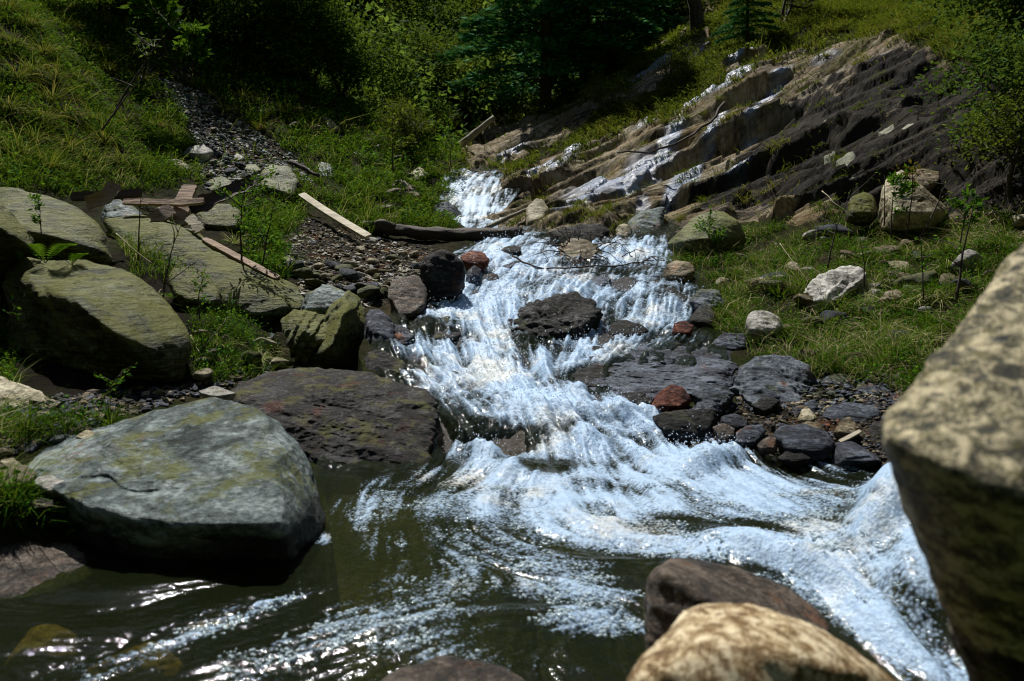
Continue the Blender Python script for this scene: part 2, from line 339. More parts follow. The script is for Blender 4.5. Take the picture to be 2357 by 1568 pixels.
def ground_z(x, y, detail=True):
    x = np.asarray(x, float); y = np.asarray(y, float); t = T0(x, y); wz = W0(x, y)
    px, py = to_px(np.stack([x, y, wz], -1)); s = sdist(STREAM, px, py)
    k = sstep(-14, 26, s + 10 * noise2(x * 3, y * 3))
    deep = .035 + .06 * sstep(950, 1060, py) + .12 * sstep(1050, 1300, py) + .22 * sstep(9, 10.5, y)
    z = t * (1 - k) + np.minimum(t, wz - deep) * k
    z = np.where(k < .5, np.maximum(z, (wz - .04) * (s > -60) + z * (s <= -60)), z)
    if detail:
        z = z + (.022 + .010 * np.maximum(y - 3, 0)) * fbm2(x * .9, y * .9, 4) * (1 - .6 * k) + .02 * fbm2(x * 4, y * 4, 3) * (1 - .5 * k)
    return z
def hit(px, py, dmin=1.2, dmax=60, f=None):
    """distances at which frame rays meet the ground"""
    f = f or ground_z
    px = np.atleast_1d(np.asarray(px, float)); py = np.atleast_1d(np.asarray(py, float))
    ds = np.geomspace(dmin, dmax, 220); P = W3(px[:, None], py[:, None], ds[None]); below = P[..., 2] < f(P[..., 0], P[..., 1])
    i = np.where(below.any(1), below.argmax(1), len(ds) - 1); i = np.maximum(i, 1)
    lo, hi = ds[i - 1], ds[i]
    for _ in range(7):
        m = (lo + hi) / 2; P = W3(px, py, m); b = P[:, 2] < f(P[:, 0], P[:, 1]); hi = np.where(b, m, hi); lo = np.where(b, lo, m)
    return hi

def plan_grid(us, ys):
    U, Y = np.meshgrid(us, ys); return U * Y, Y
def grid_faces(nr, nc):
    i = np.arange(nr * nc).reshape(nr, nc); return np.stack([i[:-1, :-1], i[:-1, 1:], i[1:, 1:], i[1:, :-1]], -1).reshape(-1, 4)
def compact(V, Fq, attrs):
    used = np.zeros(len(V), bool); used[Fq.ravel()] = True; m = np.cumsum(used) - 1
    return V[used], m[Fq], {k: a[used] for k, a in attrs.items()}

# ------------------------------------------------------------------ zones of the ground
Z = dict(
 slab=[[(1085,508),(1110,460),(1165,405),(1280,352),(1400,327),(1480,290),(1600,245),(1700,185),(1770,135),(1850,125),(1960,100),(2060,80),(2150,120),(2230,150),(2357,150),(2700,150),(2700,640),(2357,560),(2200,520),(1900,512),(1720,512),(1545,560),(1200,540)],
       [(1045,352),(1130,292),(1240,268),(1350,225),(1395,245),(1310,318),(1190,380),(1095,392)],
       [(1380,238),(1500,150),(1620,88),(1645,98),(1560,170),(1430,245)], [(1660,160),(1740,118),(1760,130),(1690,180)],[(1490,100),(1560,50),(1640,10),(1660,20),(1580,70),(1510,115)]],
 gravel=[[(640,560),(700,505),(850,545),(1000,560),(1080,600),(1000,650),(930,720),(830,700),(700,660)], [(1640,935),(1900,930),(2060,960),(2060,1075),(1700,1050),(1520,960)]],
 scree=[[(330,150),(400,190),(470,215),(540,265),(620,320),(700,375),(730,430),(640,410),(580,445),(470,440),(450,330),(400,230)]],
 soil=[[(-200,560),(440,600),(470,880),(250,960),(-200,960)], [(1210,290),(1330,225),(1345,240),(1250,300)]],
)
def zone(name, px, py, soft=14, wob=0, x=None, y=None):
    if wob: px = px + wob * fbm2(x * 2.1, y * 2.1, 4); py = py + wob * fbm2(x * 2.1 + 40, y * 2.1, 4)
    return np.max([sstep(-soft, soft, sdist(p, px, py)) for p in Z[name]], 0)

us = np.concatenate([np.linspace(-1.5, -.70, 60)[:-1], np.linspace(-.70, .70, 1050), np.linspace(.70, 1.5, 60)[1:]])
ys = np.concatenate([np.geomspace(.9, 3.4, 160)[:-1], np.geomspace(3.4, 16, 760)[:-1], np.geomspace(16, 95, 260)])
GX, GY = plan_grid(us, ys); gs = GX.shape; GX = GX.ravel(); GY = GY.ravel()
GZ = ground_z(GX, GY); P = np.stack([GX, GY, GZ], -1); ppx, ppy = to_px(P)
slab = zone('slab', ppx, ppy, 9, 26, GX, GY)
# strata frame of the dipping rock
A = W3(1090, 500, 12); B = W3(2050, 80, 11.6); D1 = (B - A) / np.linalg.norm(B - A); D2 = np.array([-.35, 1, .22]); D2 -= D1 * (D1 @ D2); D2 /= np.linalg.norm(D2)
DN = np.cross(D1, D2); DN *= np.sign(DN[2])
def strat(P): return np.stack([P @ D1, P @ D2, P @ DN], -1)
S = strat(P)
gz = np.stack([np.gradient(GZ.reshape(gs), axis=0).ravel(), np.gradient(GZ.reshape(gs), axis=1).ravel()], -1)
warp = .34 * fbm3(S * np.array([.25, .5, .5]), 3)
def saw(t, sharp=.12):
    f = t - np.floor(t); return np.where(f < 1 - sharp, f / (1 - sharp), (1 - f) / sharp)
t1 = (S[:, 1] * .55 + S[:, 2] * 1.2) / .95 + warp * 2.0 + .22 * fbm3(S * np.array([.25, 1.6, 1.6]), 3)
t2 = (S[:, 1] * .6 + S[:, 2] * 1.3) / .24 + warp * 4 + .7 * fbm3(S * np.array([.4, 2.2, 2.2]), 3)
amp = .25 + .75 * sstep(-.35, .35, noise3(S * .45 + 3))
def cellr(a, b): return (np.sin(np.floor(a) * 127.1 + np.floor(b) * 311.7) * 43758.5453) % 1.0
br1 = S[:, 0] * .55 + cellr(t1, 0 * t1) * 9 + .25 * noise3(S * 1.3); br2 = S[:, 0] * 1.3 + cellr(t2, 0 * t2) * 9 + .25 * noise3(S * 2.1)
rel = .30 * (saw(t1, .92) - .5) * amp + .065 * (saw(t2, .86) - .5) + .15 * (cellr(t1, br1) - .5) * amp + .075 * (cellr(t2, br2) - .5)
rel = rel + .10 * fbm3(S * np.array([.3, 2.0, 3.0]), 5, .55) + .035 * fbm3(S * np.array([1.2, 9, 12]), 3, .6, True)
rel = rel - .16 * sstep(.15, .5, noise3(S * np.array([.4, 1.8, 1.8]) + 9))
lump = fbm2(GX * 1.5, GY * 1.5, 4, .55) * .05 + fbm2(GX * 7, GY * 7, 3, .6) * .018
dist_k = np.clip(GY / 8, .35, 2.5)
wpx, wpy = to_px(np.stack([GX, GY, W0(GX, GY)], -1)); ins = sstep(-20, 20, sdist(STREAM, wpx, wpy))
GZ2 = GZ + slab * (rel + .05) * (1 - .92 * ins) + (1 - slab) * lump * dist_k * (1 - .75 * ins)
bedk = ins * (ppy < 1080) * (GY < 15)
GZ2 = GZ2 + bedk * (.085 * fbm3(np.stack([GX * 2.4, GY * 2.0, GZ], -1), 5, .6))
P = np.stack([GX, GY, GZ2], -1)
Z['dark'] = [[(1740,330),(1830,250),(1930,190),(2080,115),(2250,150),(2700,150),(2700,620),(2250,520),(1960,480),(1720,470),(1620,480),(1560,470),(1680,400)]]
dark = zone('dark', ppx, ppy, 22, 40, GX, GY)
grav = zone('gravel', ppx, ppy, 10, 20, GX, GY); scree = zone('scree', ppx, ppy, 14, 30, GX, GY); soil = zone('soil', ppx, ppy, 20, 20, GX, GY)

def poly_field(specs, px, py):
    r = np.zeros(px.shape)
    for x, y, rx, ry, ang, v in specs:
        c, s = math.cos(math.radians(ang)), math.sin(math.radians(ang)); dx = px - x; dy = py - y
        a = (dx * c - dy * s) / rx; b = (dx * s + dy * c) / ry; r = np.maximum(r, v * np.exp(-(a * a + b * b) ** 1.5))
    return r
# runs of thin white water and painted blue sky sheen over the wet slab
TRICKLE_SHEEN = [(1580,248,120,10,27,1),(1470,262,70,8,24,.8),(1690,200,55,12,30,.9),(1350,330,60,8,35,.9),(1290,390,55,9,35,.7),(1540,330,60,18,55,.9),(1500,372,60,20,12,1),(1420,430,110,22,14,1),(1600,400,60,14,60,1),
 (1560,440,55,20,60,.9),(1640,320,70,12,62,.9),(1770,220,70,11,48,1),(1725,300,26,9,35,.9),(1700,410,35,12,30,.7),(1330,480,60,10,20,.7),(1500,160,110,6,36,1),(1590,140,80,7,38,1),(1710,140,50,7,33,.8),
 (1240,395,45,8,40,.8),(1900,150,40,8,20,.4),(1480,500,30,18,90,.6),(1180,365,60,9,32,.6),(1390,285,50,6,30,.7)]
tr = poly_field(TRICKLE_SHEEN, ppx, ppy) * slab
LICH = [(2040,300,20,14,30,1),(1910,350,16,9,30,1),(1945,370,26,9,32,1),(1960,405,12,6,10,1),(2270,340,14,9,0,.9),(2300,325,18,9,0,.7),(2290,290,12,8,0,.7),(2090,300,18,8,20,.6),(1980,430,30,8,10,.6),(1900,300,14,6,30,.7),(2010,395,20,8,0,.5),(2320,220,10,8,0,.5)]
li = poly_field(LICH, ppx, ppy) * slab

FQ = grid_faces(*gs)
fs = slab[FQ].mean(1) > .5
V1, F1, A1 = compact(P, FQ[fs], dict(strat=S, trickle_sheen=tr, lich=li, dark=dark))
V2, F2, A2 = compact(P, FQ[~fs], dict(gravel=grav, scree=scree, soil=soil, bed=ins, slabm=slab))
# slab material
k = N('dipping_strata'); sv = k.n('Attribute', attribute_name='strat').outputs['Vector']
lay = k.noise(k.mapping(sv, scale=(.30, 7, 16)), 1.1, 9, .68, .5); big = k.noise(k.mapping(sv, scale=(.5, .8, .8)), 1.0, 6, .6, .5); fin = k.noise(sv, 22, 8, .72)
lay2 = k.noise(k.mapping(sv, scale=(.9, 14, 40), loc=(4, 2, 1)), 1.5, 6, .7)
f = k.math('ADD', k.math('MULTIPLY', lay, .5), k.math('ADD', k.math('MULTIPLY', big, .3), k.math('MULTIPLY', lay2, .2)))
f = k.math('ADD', f, k.math('MULTIPLY', k.math('SUBTRACT', fin, .5), .3))
col = k.ramp(f, [(.39, (.012, .011, .010)), (.44, (.06, .05, .03)), (.495, (.20, .16, .095)), (.55, (.38, .32, .22)), (.64, (.52, .49, .42))])
mossn = k.rng(k.noise(k.mapping(sv, scale=(.5, 1.2, 1.2), loc=(7, 1, 3)), 1.6, 8, .7), .50, .62)
col = k.mix(k.math('MULTIPLY', mossn, .7), col, k.mix(fin, (.03, .03, .005), (.15, .145, .025)))
purp = k.rng(k.noise(k.mapping(sv, loc=(2, 9, 3)), .7, 5, .6), .52, .66); col = k.mix(k.math('MULTIPLY', purp, .45), col, (.13, .11, .12))
och = k.rng(k.noise(k.mapping(sv, scale=(.5, 1.4, 1.4), loc=(6, 2, 3)), 1.1, 6, .65), .50, .62); col = k.mix(k.math('MULTIPLY', och, .55), col, k.mix(fin, (.14, .085, .035), (.42, .30, .16)))
# the overhanging right end is dark, blotched with lichen
sx = k.n('SeparateXYZ'); k.set(sx.inputs[0], k.n('NewGeometry').outputs['Position'])
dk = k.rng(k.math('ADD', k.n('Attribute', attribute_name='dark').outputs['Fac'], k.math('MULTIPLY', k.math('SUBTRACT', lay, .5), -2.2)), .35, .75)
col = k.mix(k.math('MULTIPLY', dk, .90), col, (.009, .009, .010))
la = k.n('Attribute', attribute_name='lich').outputs['Fac']; lm = k.rng(k.math('ADD', la, k.math('MULTIPLY', k.math('SUBTRACT', k.noise(sv, 6, 8, .7), .5), 1.4)), .38, .5)
col = k.mix(lm, col, (.42, .43, .33))
sp2 = k.rng(k.noise(k.mapping(sv, loc=(1, 1, 8)), 4.5, 6, .75), .62, .67); col = k.mix(k.math('MULTIPLY', sp2, .6), col, (.30, .22, .13))
sz = k.n('SeparateXYZ'); k.set(sz.inputs[0], k.n('NewGeometry').outputs['Normal'])
ta = k.math('MULTIPLY', k.n('Attribute', attribute_name='trickle_sheen').outputs['Fac'], k.rng(sz.outputs[2], .15, .6, .25, 1.))
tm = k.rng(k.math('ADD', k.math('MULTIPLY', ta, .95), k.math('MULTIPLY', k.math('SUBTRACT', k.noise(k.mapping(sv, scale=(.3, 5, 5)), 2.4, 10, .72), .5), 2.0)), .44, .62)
col = k.mix(k.math('MULTIPLY', k.rng(ta, .03, .4), .5), col, (.11, .16, .26))  # sky reflection on the wet rock painted as a blue film
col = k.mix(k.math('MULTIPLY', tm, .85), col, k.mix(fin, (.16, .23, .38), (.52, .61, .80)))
wetm = k.rng(k.math('ADD', ta, k.math('MULTIPLY', k.math('SUBTRACT', lay, .5), 1.2)), .15, .5)
b = k.n('BsdfPrincipled'); k.set(b.inputs['Base Color'], col); k.set(b.inputs['Roughness'], k.math('SUBTRACT', .85, k.math('MULTIPLY', wetm, .55))); k.set(b.inputs['Specular IOR Level'], k.math('ADD', .10, k.math('MULTIPLY', wetm, .5)))
n1 = k.bump(lay, 1., .10); n2 = k.bump(lay2, .9, .04, n1); k.set(b.inputs['Normal'], k.bump(fin, .8, .03, n2))
M['slab'] = k.done(b)
# soil, gravel floor and stream bed
k = N('ground'); tc = k.n('NewGeometry').outputs['Position']; n_ = k.noise(tc, 2.5, 9, .7); nf = k.noise(tc, 28, 7, .75)
col = k.ramp(n_, [(.3, (.012, .012, .006)), (.5, (.035, .032, .014)), (.66, (.075, .06, .03))])
col = k.mix(k.rng(k.noise(tc, 3.3, 8, .7), .48, .56), col, k.mix(nf, (.008, .012, .003), (.05, .065, .012)))
ga = k.math('MAXIMUM', k.n('Attribute', attribute_name='gravel').outputs['Fac'], k.n('Attribute', attribute_name='scree').outputs['Fac'])
vr = k.n('TexVoronoi'); k.set(vr.inputs['Vector'], tc); vr.inputs['Scale'].default_value = 26
gc = k.ramp(k.math('MULTIPLY', vr.outputs['Distance'], 1.3), [(.15, (.16, .14, .10)), (.7, (.03, .025, .018))])
gc = k.mix(k.rng(k.noise(tc, 2, 4), .56, .66), gc, (.12, .06, .025))
col = k.mix(ga, col, gc)
col = k.mix(k.n('Attribute', attribute_name='soil').outputs['Fac'], col, k.mix(nf, (.006, .005, .004), (.03, .024, .014)))
slm = k.rng(k.n('Attribute', attribute_name='slabm').outputs['Fac'], .1, .5); col = k.mix(slm, col, k.mix(nf, (.02, .018, .012), (.11, .09, .05)))
ba = k.n('Attribute', attribute_name='bed').outputs['Fac']
bc = k.ramp(k.noise(tc, 3.2, 7, .65), [(.36, (.018, .016, .006)), (.5, (.10, .072, .024)), (.62, (.24, .15, .06))])
sy = k.n('SeparateXYZ'); k.set(sy.inputs[0], tc); rap = k.rng(sy.outputs[1], 3.3, 4.0)
bc = k.mix(rap, bc, k.mix(nf, (.01, .010, .011), (.05, .045, .045)))
col = k.mix(k.rng(ba, .4, .8), col, bc)
b = k.n('BsdfPrincipled'); k.set(b.inputs['Base Color'], col); k.set(b.inputs['Roughness'], k.math('SUBTRACT', .95, k.math('MULTIPLY', ba, .6))); k.set(b.inputs['Specular IOR Level'], k.math('ADD', .06, k.math('MULTIPLY', ba, .4)))
k.set(b.inputs['Normal'], k.bump(nf, 1., .05, k.bump(k.noise(tc, 9, 8, .7), .9, .12))); M['ground'] = k.done(b)
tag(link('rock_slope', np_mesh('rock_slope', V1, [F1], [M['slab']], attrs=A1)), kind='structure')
tag(link('ground', np_mesh('ground', V2, [F2], [M['ground']], attrs=A2)), kind='structure')
# distant land under and around everything, shaped partly to block skylight
k = N('land'); b = k.n('BsdfPrincipled'); tc = k.n('NewGeometry').outputs['Position']; k.set(b.inputs['Base Color'], k.mix(k.noise(tc, .3, 8), (.01, .02, .006), (.04, .05, .015))); b.inputs['Roughness'].default_value = 1; M['land'] = k.done(b)
aa = np.linspace(0, 2 * np.pi, 97); t_ = np.linspace(0, 1, 30)[:, None]; fr_ = sstep(-.3, .35, np.cos(aa))[None]      # front ring starts far, the unseen walls behind the viewer stand near to block skylight
R = (16 + 74 * fr_) * (1 - t_) + (240 + 180 * fr_) * t_; AA = np.broadcast_to(aa, R.shape); x = R * np.sin(AA); y = R * np.cos(AA)
rise = R - R[0]; zz = -3 + 48 * fr_ + rise * .75 + (2 + rise * .06) * fbm2(x * .06, y * .06, 4)
inner = np.stack([x[0] * .02, y[0] * .02, np.full(len(aa), -6.)], -1); skirt = np.stack([x[0] * .98, y[0] * .98, np.full(len(aa), -6.)], -1)
V = np.concatenate([inner, skirt, np.stack([x, y, zz], -1).reshape(-1, 3)]); tag(link('far_hills_sky_block', np_mesh('far_hills_sky_block', V, [grid_faces(32, 97)], [M['land']])), kind='structure')
# ------------------------------------------------------------------ water
FLOW = [[(1240,545),(1170,610),(1100,680),(1120,760),(1180,850),(1260,930),(1330,1010),(1350,1100),(1400,1180)],
 [(1500,560),(1450,650),(1400,720),(1400,800),(1300,880),(1330,950),(1480,1010),(1500,1080),(1700,1150),(1900,1250),(2050,1400),(2200,1568)],
 [(1600,680),(1600,740),(1450,820)],[(1200,1080),(1000,1150),(1000,1230),(1200,1300),(1500,1290),(1700,1270),(1900,1380),(2100,1500)],
 [(900,1200),(900,1350),(700,1400),(400,1480),(100,1568)],[(1900,1080),(2050,1150),(2100,1250),(2180,1450)],[(1400,1400),(1000,1420),(700,1500),(400,1568)],
 [(950,760),(960,840),(1050,900),(1150,960),(1100,1060)],[(1120,405),(1090,450),(1070,520)],[(-100,1500),(300,1450),(700,1330)],[(1400,1500),(1600,1560),(2000,1620)]]
fp, fv = [], []
for line in FLOW:
    pts = np.array([_flat((x, y, 0)) if y > 1060 else W3(x, y, hit([x], [y], f=lambda a, b: W0(a, b))[0]) for x, y in line])[:, :2]
    for a, b in zip(pts[:-1], pts[1:]):
        for t in (0.2, .5, .8):
            fp.append(a + (b - a) * t); fv.append((b - a) / np.linalg.norm(b - a))
fp = np.array(fp); fv = np.array(fv)
def flow(x, y):
    out = np.empty((len(x), 2)); qx = x / y; qy = np.log(y); rx = fp[:, 0] / fp[:, 1]; ry = np.log(fp[:, 1])
    for i in range(0, len(x), 100000):
        s = slice(i, i + 100000); w_ = 1 / (((qx[s, None] - rx) ** 2 + (qy[s, None] - ry) ** 2) ** 1.3 + 1e-4)
        v = w_ @ fv; out[s] = v / (np.linalg.norm(v, axis=1)[:, None] + 1e-9)
    return out
us = np.linspace(-.72, .78, 1240); ys = np.concatenate([np.geomspace(1.05, 3.2, 400)[:-1], np.geomspace(3.2, 9.2, 520)[:-1], np.geomspace(9.2, 14, 70)])
X, Y = plan_grid(us, ys); ws = X.shape; X = X.ravel(); Y = Y.ravel(); Zw = W0(X, Y); px, py = to_px(np.stack([X, Y, Zw], -1)); sd_ = sdist(STREAM, px, py)
FD = [(1250,700,230,130,0,.95),(1180,590,130,60,0,.95),(1450,580,110,40,0,.95),(1100,720,150,110,0,.9),(1150,850,220,90,0,1.05),(1500,700,140,80,0,.80),(1400,800,170,60,20,.8),(1000,800,90,60,0,.9),(1300,930,280,60,0,1.05),
 (1450,960,130,60,0,.95),(1350,1040,230,50,0,.85),(1100,1050,100,50,-20,.85),(1250,1100,300,45,0,.95),(1050,870,110,40,0,.85),(1550,1075,220,60,10,.95),(1620,1040,100,40,20,.9),(1350,1160,420,75,0,.98),(1750,1130,280,70,-6,.98),(1450,1235,400,50,-8,.92),(1250,1300,300,40,-6,.62),(1700,1360,200,50,0,.6),
 (2040,1200,110,110,0,1.1),(2130,1330,110,110,-40,1.0),(1800,1290,260,38,-20,1.05),(2000,1430,260,60,-38,1.1),(2180,1540,200,60,-30,1.1),(1620,1230,300,40,-8,.7),(1550,1260,100,40,0,.7),(1350,1350,260,50,0,.74),(1400,1430,200,45,0,.66),(1150,1250,200,80,0,.60),
 (1000,1350,200,110,0,.50),(900,1450,260,100,0,.50),(600,1400,260,16,20,.66),(420,1470,230,16,18,.68),(700,1500,300,70,20,.50),(560,1340,60,8,16,.5),(250,1520,240,60,12,.46),(500,1430,260,50,14,.42),(120,1440,120,16,10,.38),(1000,1500,160,40,0,.5),(300,1390,120,10,14,.4),(900,1120,140,20,0,.34),(850,1180,100,60,0,.46),(900,1260,100,50,0,.45),(1090,450,110,110,0,1.15),(1060,500,60,60,0,1.1),
 (180,1550,200,30,10,.28),(1560,1370,120,30,0,.5),(1960,1340,190,110,-20,.95),(1860,1240,160,60,0,.85),(2080,1450,140,80,-40,.9),(1600,1190,260,50,0,.8),(1900,1080,160,20,0,.5),(1200,1530,200,50,0,.36),(740,1240,40,20,0,.6)]
D = np.zeros(len(X)); 
for s in FD:
    D = np.maximum(D, poly_field([s], px, py))
HOLE = [(1260,750,85,42,35,.65),(1010,765,65,24,8,.5),(1520,690,50,26,0,.4),(1190,820,40,22,0,.4),(1130,1003,100,26,-4,.95),(1260,1078,70,16,0,.6),(1380,880,120,26,0,.6),(1450,860,120,30,20,.6),(1280,650,90,16,12,.35),(1620,730,35,50,0,.3),(1380,1170,60,14,0,.4),
 (1600,1200,140,14,-10,.35),(1500,1330,90,16,0,.3),(480,1320,260,40,0,.7),(1400,1520,110,30,0,.3),(1550,940,60,40,0,.3),(1750,1215,110,14,-10,.45),(1880,1300,70,14,-25,.35),(1980,1400,60,12,-40,.3),(1560,1300,60,12,0,.3),(960,840,50,14,0,.3),(1850,1140,90,14,0,.25),(1090,620,30,20,0,.3)]
D = D - poly_field(HOLE, px, py)
# streaks: average isotropic noise along the flow line through each point
def lic(scale, steps, step, seed):
    acc = 0; 
    for sg in (1, -1):
        x, y = X.copy(), Y.copy()
        for i in range(steps):
            v = flow_c(x, y); x = x + sg * v[:, 0] * step; y = y + sg * v[:, 1] * step
            acc = acc + noise2(x * scale + seed, y * scale + seed * 2)
    return acc / np.sqrt(2 * steps)
fc_u = np.linspace(-.9, .95, 150); fc_y = np.geomspace(.9, 15, 150); a_, b_ = plan_grid(fc_u, fc_y); FC = flow(a_.ravel(), b_.ravel()).reshape(150, 150, 2)
def flow_c(x, y):
    i = np.clip((x / y + .9) / 1.85 * 149, 0, 148.99); j = np.clip(np.log(y / .9) / math.log(15 / .9) * 149, 0, 148.99)
    i0 = i.astype(int); j0 = j.astype(int); fi = (i - i0)[:, None]; fj = (j - j0)[:, None]
    return (FC[j0, i0] * (1 - fi) + FC[j0, i0 + 1] * fi) * (1 - fj) + (FC[j0 + 1, i0] * (1 - fi) + FC[j0 + 1, i0 + 1] * fi) * fj
keep = sd_ > -40
Xa, Ya = X, Y; X, Y = X[keep], Y[keep]
L1 = np.zeros(len(Xa)); L2 = L1.copy(); L3 = L1.copy()
L1[keep] = lic(12, 11, .026, 3.3); L2[keep] = lic(34, 9, .012, 7.7); L3[keep] = lic(3.2, 6, .06, 1.1)
X, Y = Xa, Ya
rapid = sstep(1110, 1000, py) ; Dn = np.clip(D, 0, 1.2); turb = np.clip(Dn * 1.0, 0, 1)
Pw = np.stack([X, Y, Zw], -1)
iso = fbm3(Pw * np.array([7, 5, 7]), 5, .62, True); iso2 = fbm2(X * 3, Y * 2.4, 4, .55); iso3 = fbm2(X * 32, Y * 26, 3, .65, True)
big_ = fbm2(X * 1.6, Y * 1.4, 3)
h = rapid * (.050 * iso2 + .010 * (iso + .1) * turb + (.024 - .012 * sstep(5.8, 7.2, Y)) * L1 + (.009 - .004 * sstep(5.8, 7.2, Y)) * L2 + .003 * iso3 * turb + .04 * big_) * (1 - .6 * sstep(8.5, 10.5, Y))
h = h + (1 - rapid) * ((.007 + .008 * turb) * L3 + .009 * L1 * (.14 + turb) + .003 * L2 * (.4 + turb) + turb * (.014 * iso2 + .004 * iso + .0012 * iso3) + .004 * big_)
HUMP = [(2050,1190,85,60,20,.15),(2120,1330,90,90,-40,.09),(1760,1265,150,30,-18,.03),(2000,1420,230,36,-38,.032),(1900,1330,90,26,-30,.025),(1640,1060,90,22,12,.06),(1500,1060,60,16,0,.04),(1210,1085,120,16,0,.045),(1100,1040,60,20,-20,.05),(1420,945,140,18,0,.05),(1150,930,120,18,0,.03),(1350,1110,60,12,0,.03),(1250,700,110,50,20,.05),(1010,755,60,20,0,.05),(1530,690,60,30,0,.05)]
for s in HUMP: h = h + poly_field([s], px, py)
h = h - poly_field([(1130,1010,100,24,-4,.09),(1260,1085,60,12,0,.03),(1380,1175,60,14,0,.02)], px, py)
h *= sstep(-30, 8, sd_)
Zs = Zw + h
foam = D * (1 - .20 * rapid - .25 * sstep(9, 10, Y)) - .05 * (1 - rapid) + (.20 + .02 * rapid) * L1 * (.4 + .6 * Dn) + .11 * L3 + (.15 + .03 * rapid) * L2 + .12 * iso * rapid + .20 * iso2 + .10 * rapid * sstep(-.2, .6, iso2)
foam = np.where(D < .05, D, foam)
FQ = grid_faces(*ws); kf = (sd_[FQ] > -34).all(1)
V, Fq, A3 = compact(np.stack([X, Y, Zs], -1), FQ[kf], dict(foam=foam, rapid=rapid, streak=L2))
k = N('water'); pos = k.n('NewGeometry').outputs['Position']; fo = k.n('Attribute', attribute_name='foam').outputs['Fac']; ra = k.n('Attribute', attribute_name='rapid').outputs['Fac']
nz = k.noise(pos, 16, 8, .72); nz2 = k.noise(k.mapping(pos, scale=(1, .8, 1)), 60, 5, .7)
vo = k.n('TexVoronoi', feature='SMOOTH_F1'); k.set(vo.inputs['Vector'], k.mapping(pos, scale=(1, 1, .5))); vo.inputs['Scale'].default_value = 95; vo.inputs['Smoothness'].default_value = .3
bub = k.math('SUBTRACT', 1., k.math('MULTIPLY', vo.outputs['Distance'], 1.25))
f1 = k.math('ADD', fo, k.math('MULTIPLY', k.math('SUBTRACT', nz, .5), k.math('ADD', .58, k.math('MULTIPLY', ra, .15)))); f1 = k.math('ADD', f1, k.math('MULTIPLY', k.math('SUBTRACT', nz2, .5), .28))
f1 = k.math('ADD', f1, k.math('MULTIPLY', k.math('SUBTRACT', bub, .55), k.math('SUBTRACT', .34, k.math('MULTIPLY', ra, .2))))
mask = k.math('MULTIPLY', k.rng(f1, .30, .86), k.math('ADD', .90, k.math('MULTIPLY', ra, .10)))
creamy = k.rng(k.noise(pos, 2.2, 5, .6), .52, .68)
fcol = k.mix(creamy, (.54, .74, .97), (.86, .88, .82)); fcol = k.mix(k.rng(nz2, .35, .6), k.mix(.5, fcol, (.22, .38, .68)), fcol)  # low froth mixed to blue, painting shade between the crests
fd = k.n('BsdfPrincipled'); k.set(fd.inputs['Base Color'], fcol); fd.inputs['Roughness'].default_value = .45; fd.inputs['Specular IOR Level'].default_value = .5
hb = k.math('ADD', k.math('MULTIPLY', nz, .8), k.math('MULTIPLY', nz2, .5)); nb = k.bump(bub, .35, .005, k.bump(hb, .55, .02)); k.set(fd.inputs['Normal'], nb)
tl = k.n('BsdfTranslucent'); k.set(tl.inputs[0], (.6, .78, .95)); fm = k.n('MixShader'); fm.inputs[0].default_value = .22; k.set(fm.inputs[1], fd); k.set(fm.inputs[2], tl)
wn = k.bump(k.noise(k.mapping(pos, scale=(1, 1.9, 1)), 15, 5, .62), .24, .02, k.bump(nz2, .10, .006))
tp = k.n('BsdfTransparent'); k.set(tp.inputs[0], k.mix(ra, (.50, .56, .28), (.55, .62, .60)))
dif = k.n('BsdfDiffuse'); k.set(dif.inputs[0], (.026, .036, .014)); mm = k.n('MixShader'); mm.inputs[0].default_value = .2; k.set(mm.inputs[1], tp); k.set(mm.inputs[2], dif)
gl = k.n('BsdfGlossy'); gl.inputs['Roughness'].default_value = .06; k.set(gl.inputs['Normal'], wn)
fr = k.n('Fresnel'); fr.inputs[0].default_value = 1.34; k.set(fr.inputs['Normal'], wn)
cw = k.n('MixShader'); k.set(cw.inputs[0], fr); k.set(cw.inputs[1], mm); k.set(cw.inputs[2], gl)
al = k.n('MixShader'); k.set(al.inputs[0], mask); k.set(al.inputs[1], cw); k.set(al.inputs[2], fm)
M['water'] = k.done(al)
tag(link('stream_water', np_mesh('stream_water', V, [Fq], [M['water']], attrs=A3)), kind='structure')
# thrown drops and loose bubbles
k = N('droplet'); b = k.n('BsdfPrincipled'); b.inputs['Base Color'].default_value = (.75, .84, .95, 1); b.inputs['Roughness'].default_value = .12; M['drop'] = k.done(b)
def blobs(name, cen, rad, mat, sub=1, squash=1.):
    bm = bmesh.new(); bmesh.ops.create_icosphere(bm, subdivisions=sub, radius=1); v = np.array([x.co for x in bm.verts]); f = np.array([[q.index for q in x.verts] for x in bm.faces]); bm.free()
    v = v * np.array([1, 1, squash]); n = len(cen); V = (cen[:, None, :] + rad[:, None, None] * v[None]).reshape(-1, 3); Fa = (f[None] + (np.arange(n) * len(v))[:, None, None]).reshape(-1, 3)
    return link(name, np_mesh(name, V, [Fa], [mat]))
Pall = np.stack([X, Y, Zs], -1)
cand = np.where((Dn > .55) & (rapid > .3) & (iso > .0) & (sd_ > 0))[0]; c = rng.choice(cand, 6500)
hh = rng.exponential(.028, len(c)); cen = Pall[c] + np.stack([rng.normal(0, .02, len(c)), rng.normal(0, .02, len(c)), hh], -1)
o = blobs('water_spray', cen, rng.uniform(.0015, .0048, len(c)) * np.clip(Pall[c][:, 1] / 5, .6, 1.3), M['drop']); tag(o, 'white drops thrown up over the rapids', 'spray', kind='stuff')
cand = np.where((Dn > .25) & (Dn < .8) & (Y < 3.0) & (sd_ > 5) & (foam > .42))[0]; ctr = rng.choice(cand, 420); cen = []; rad = []
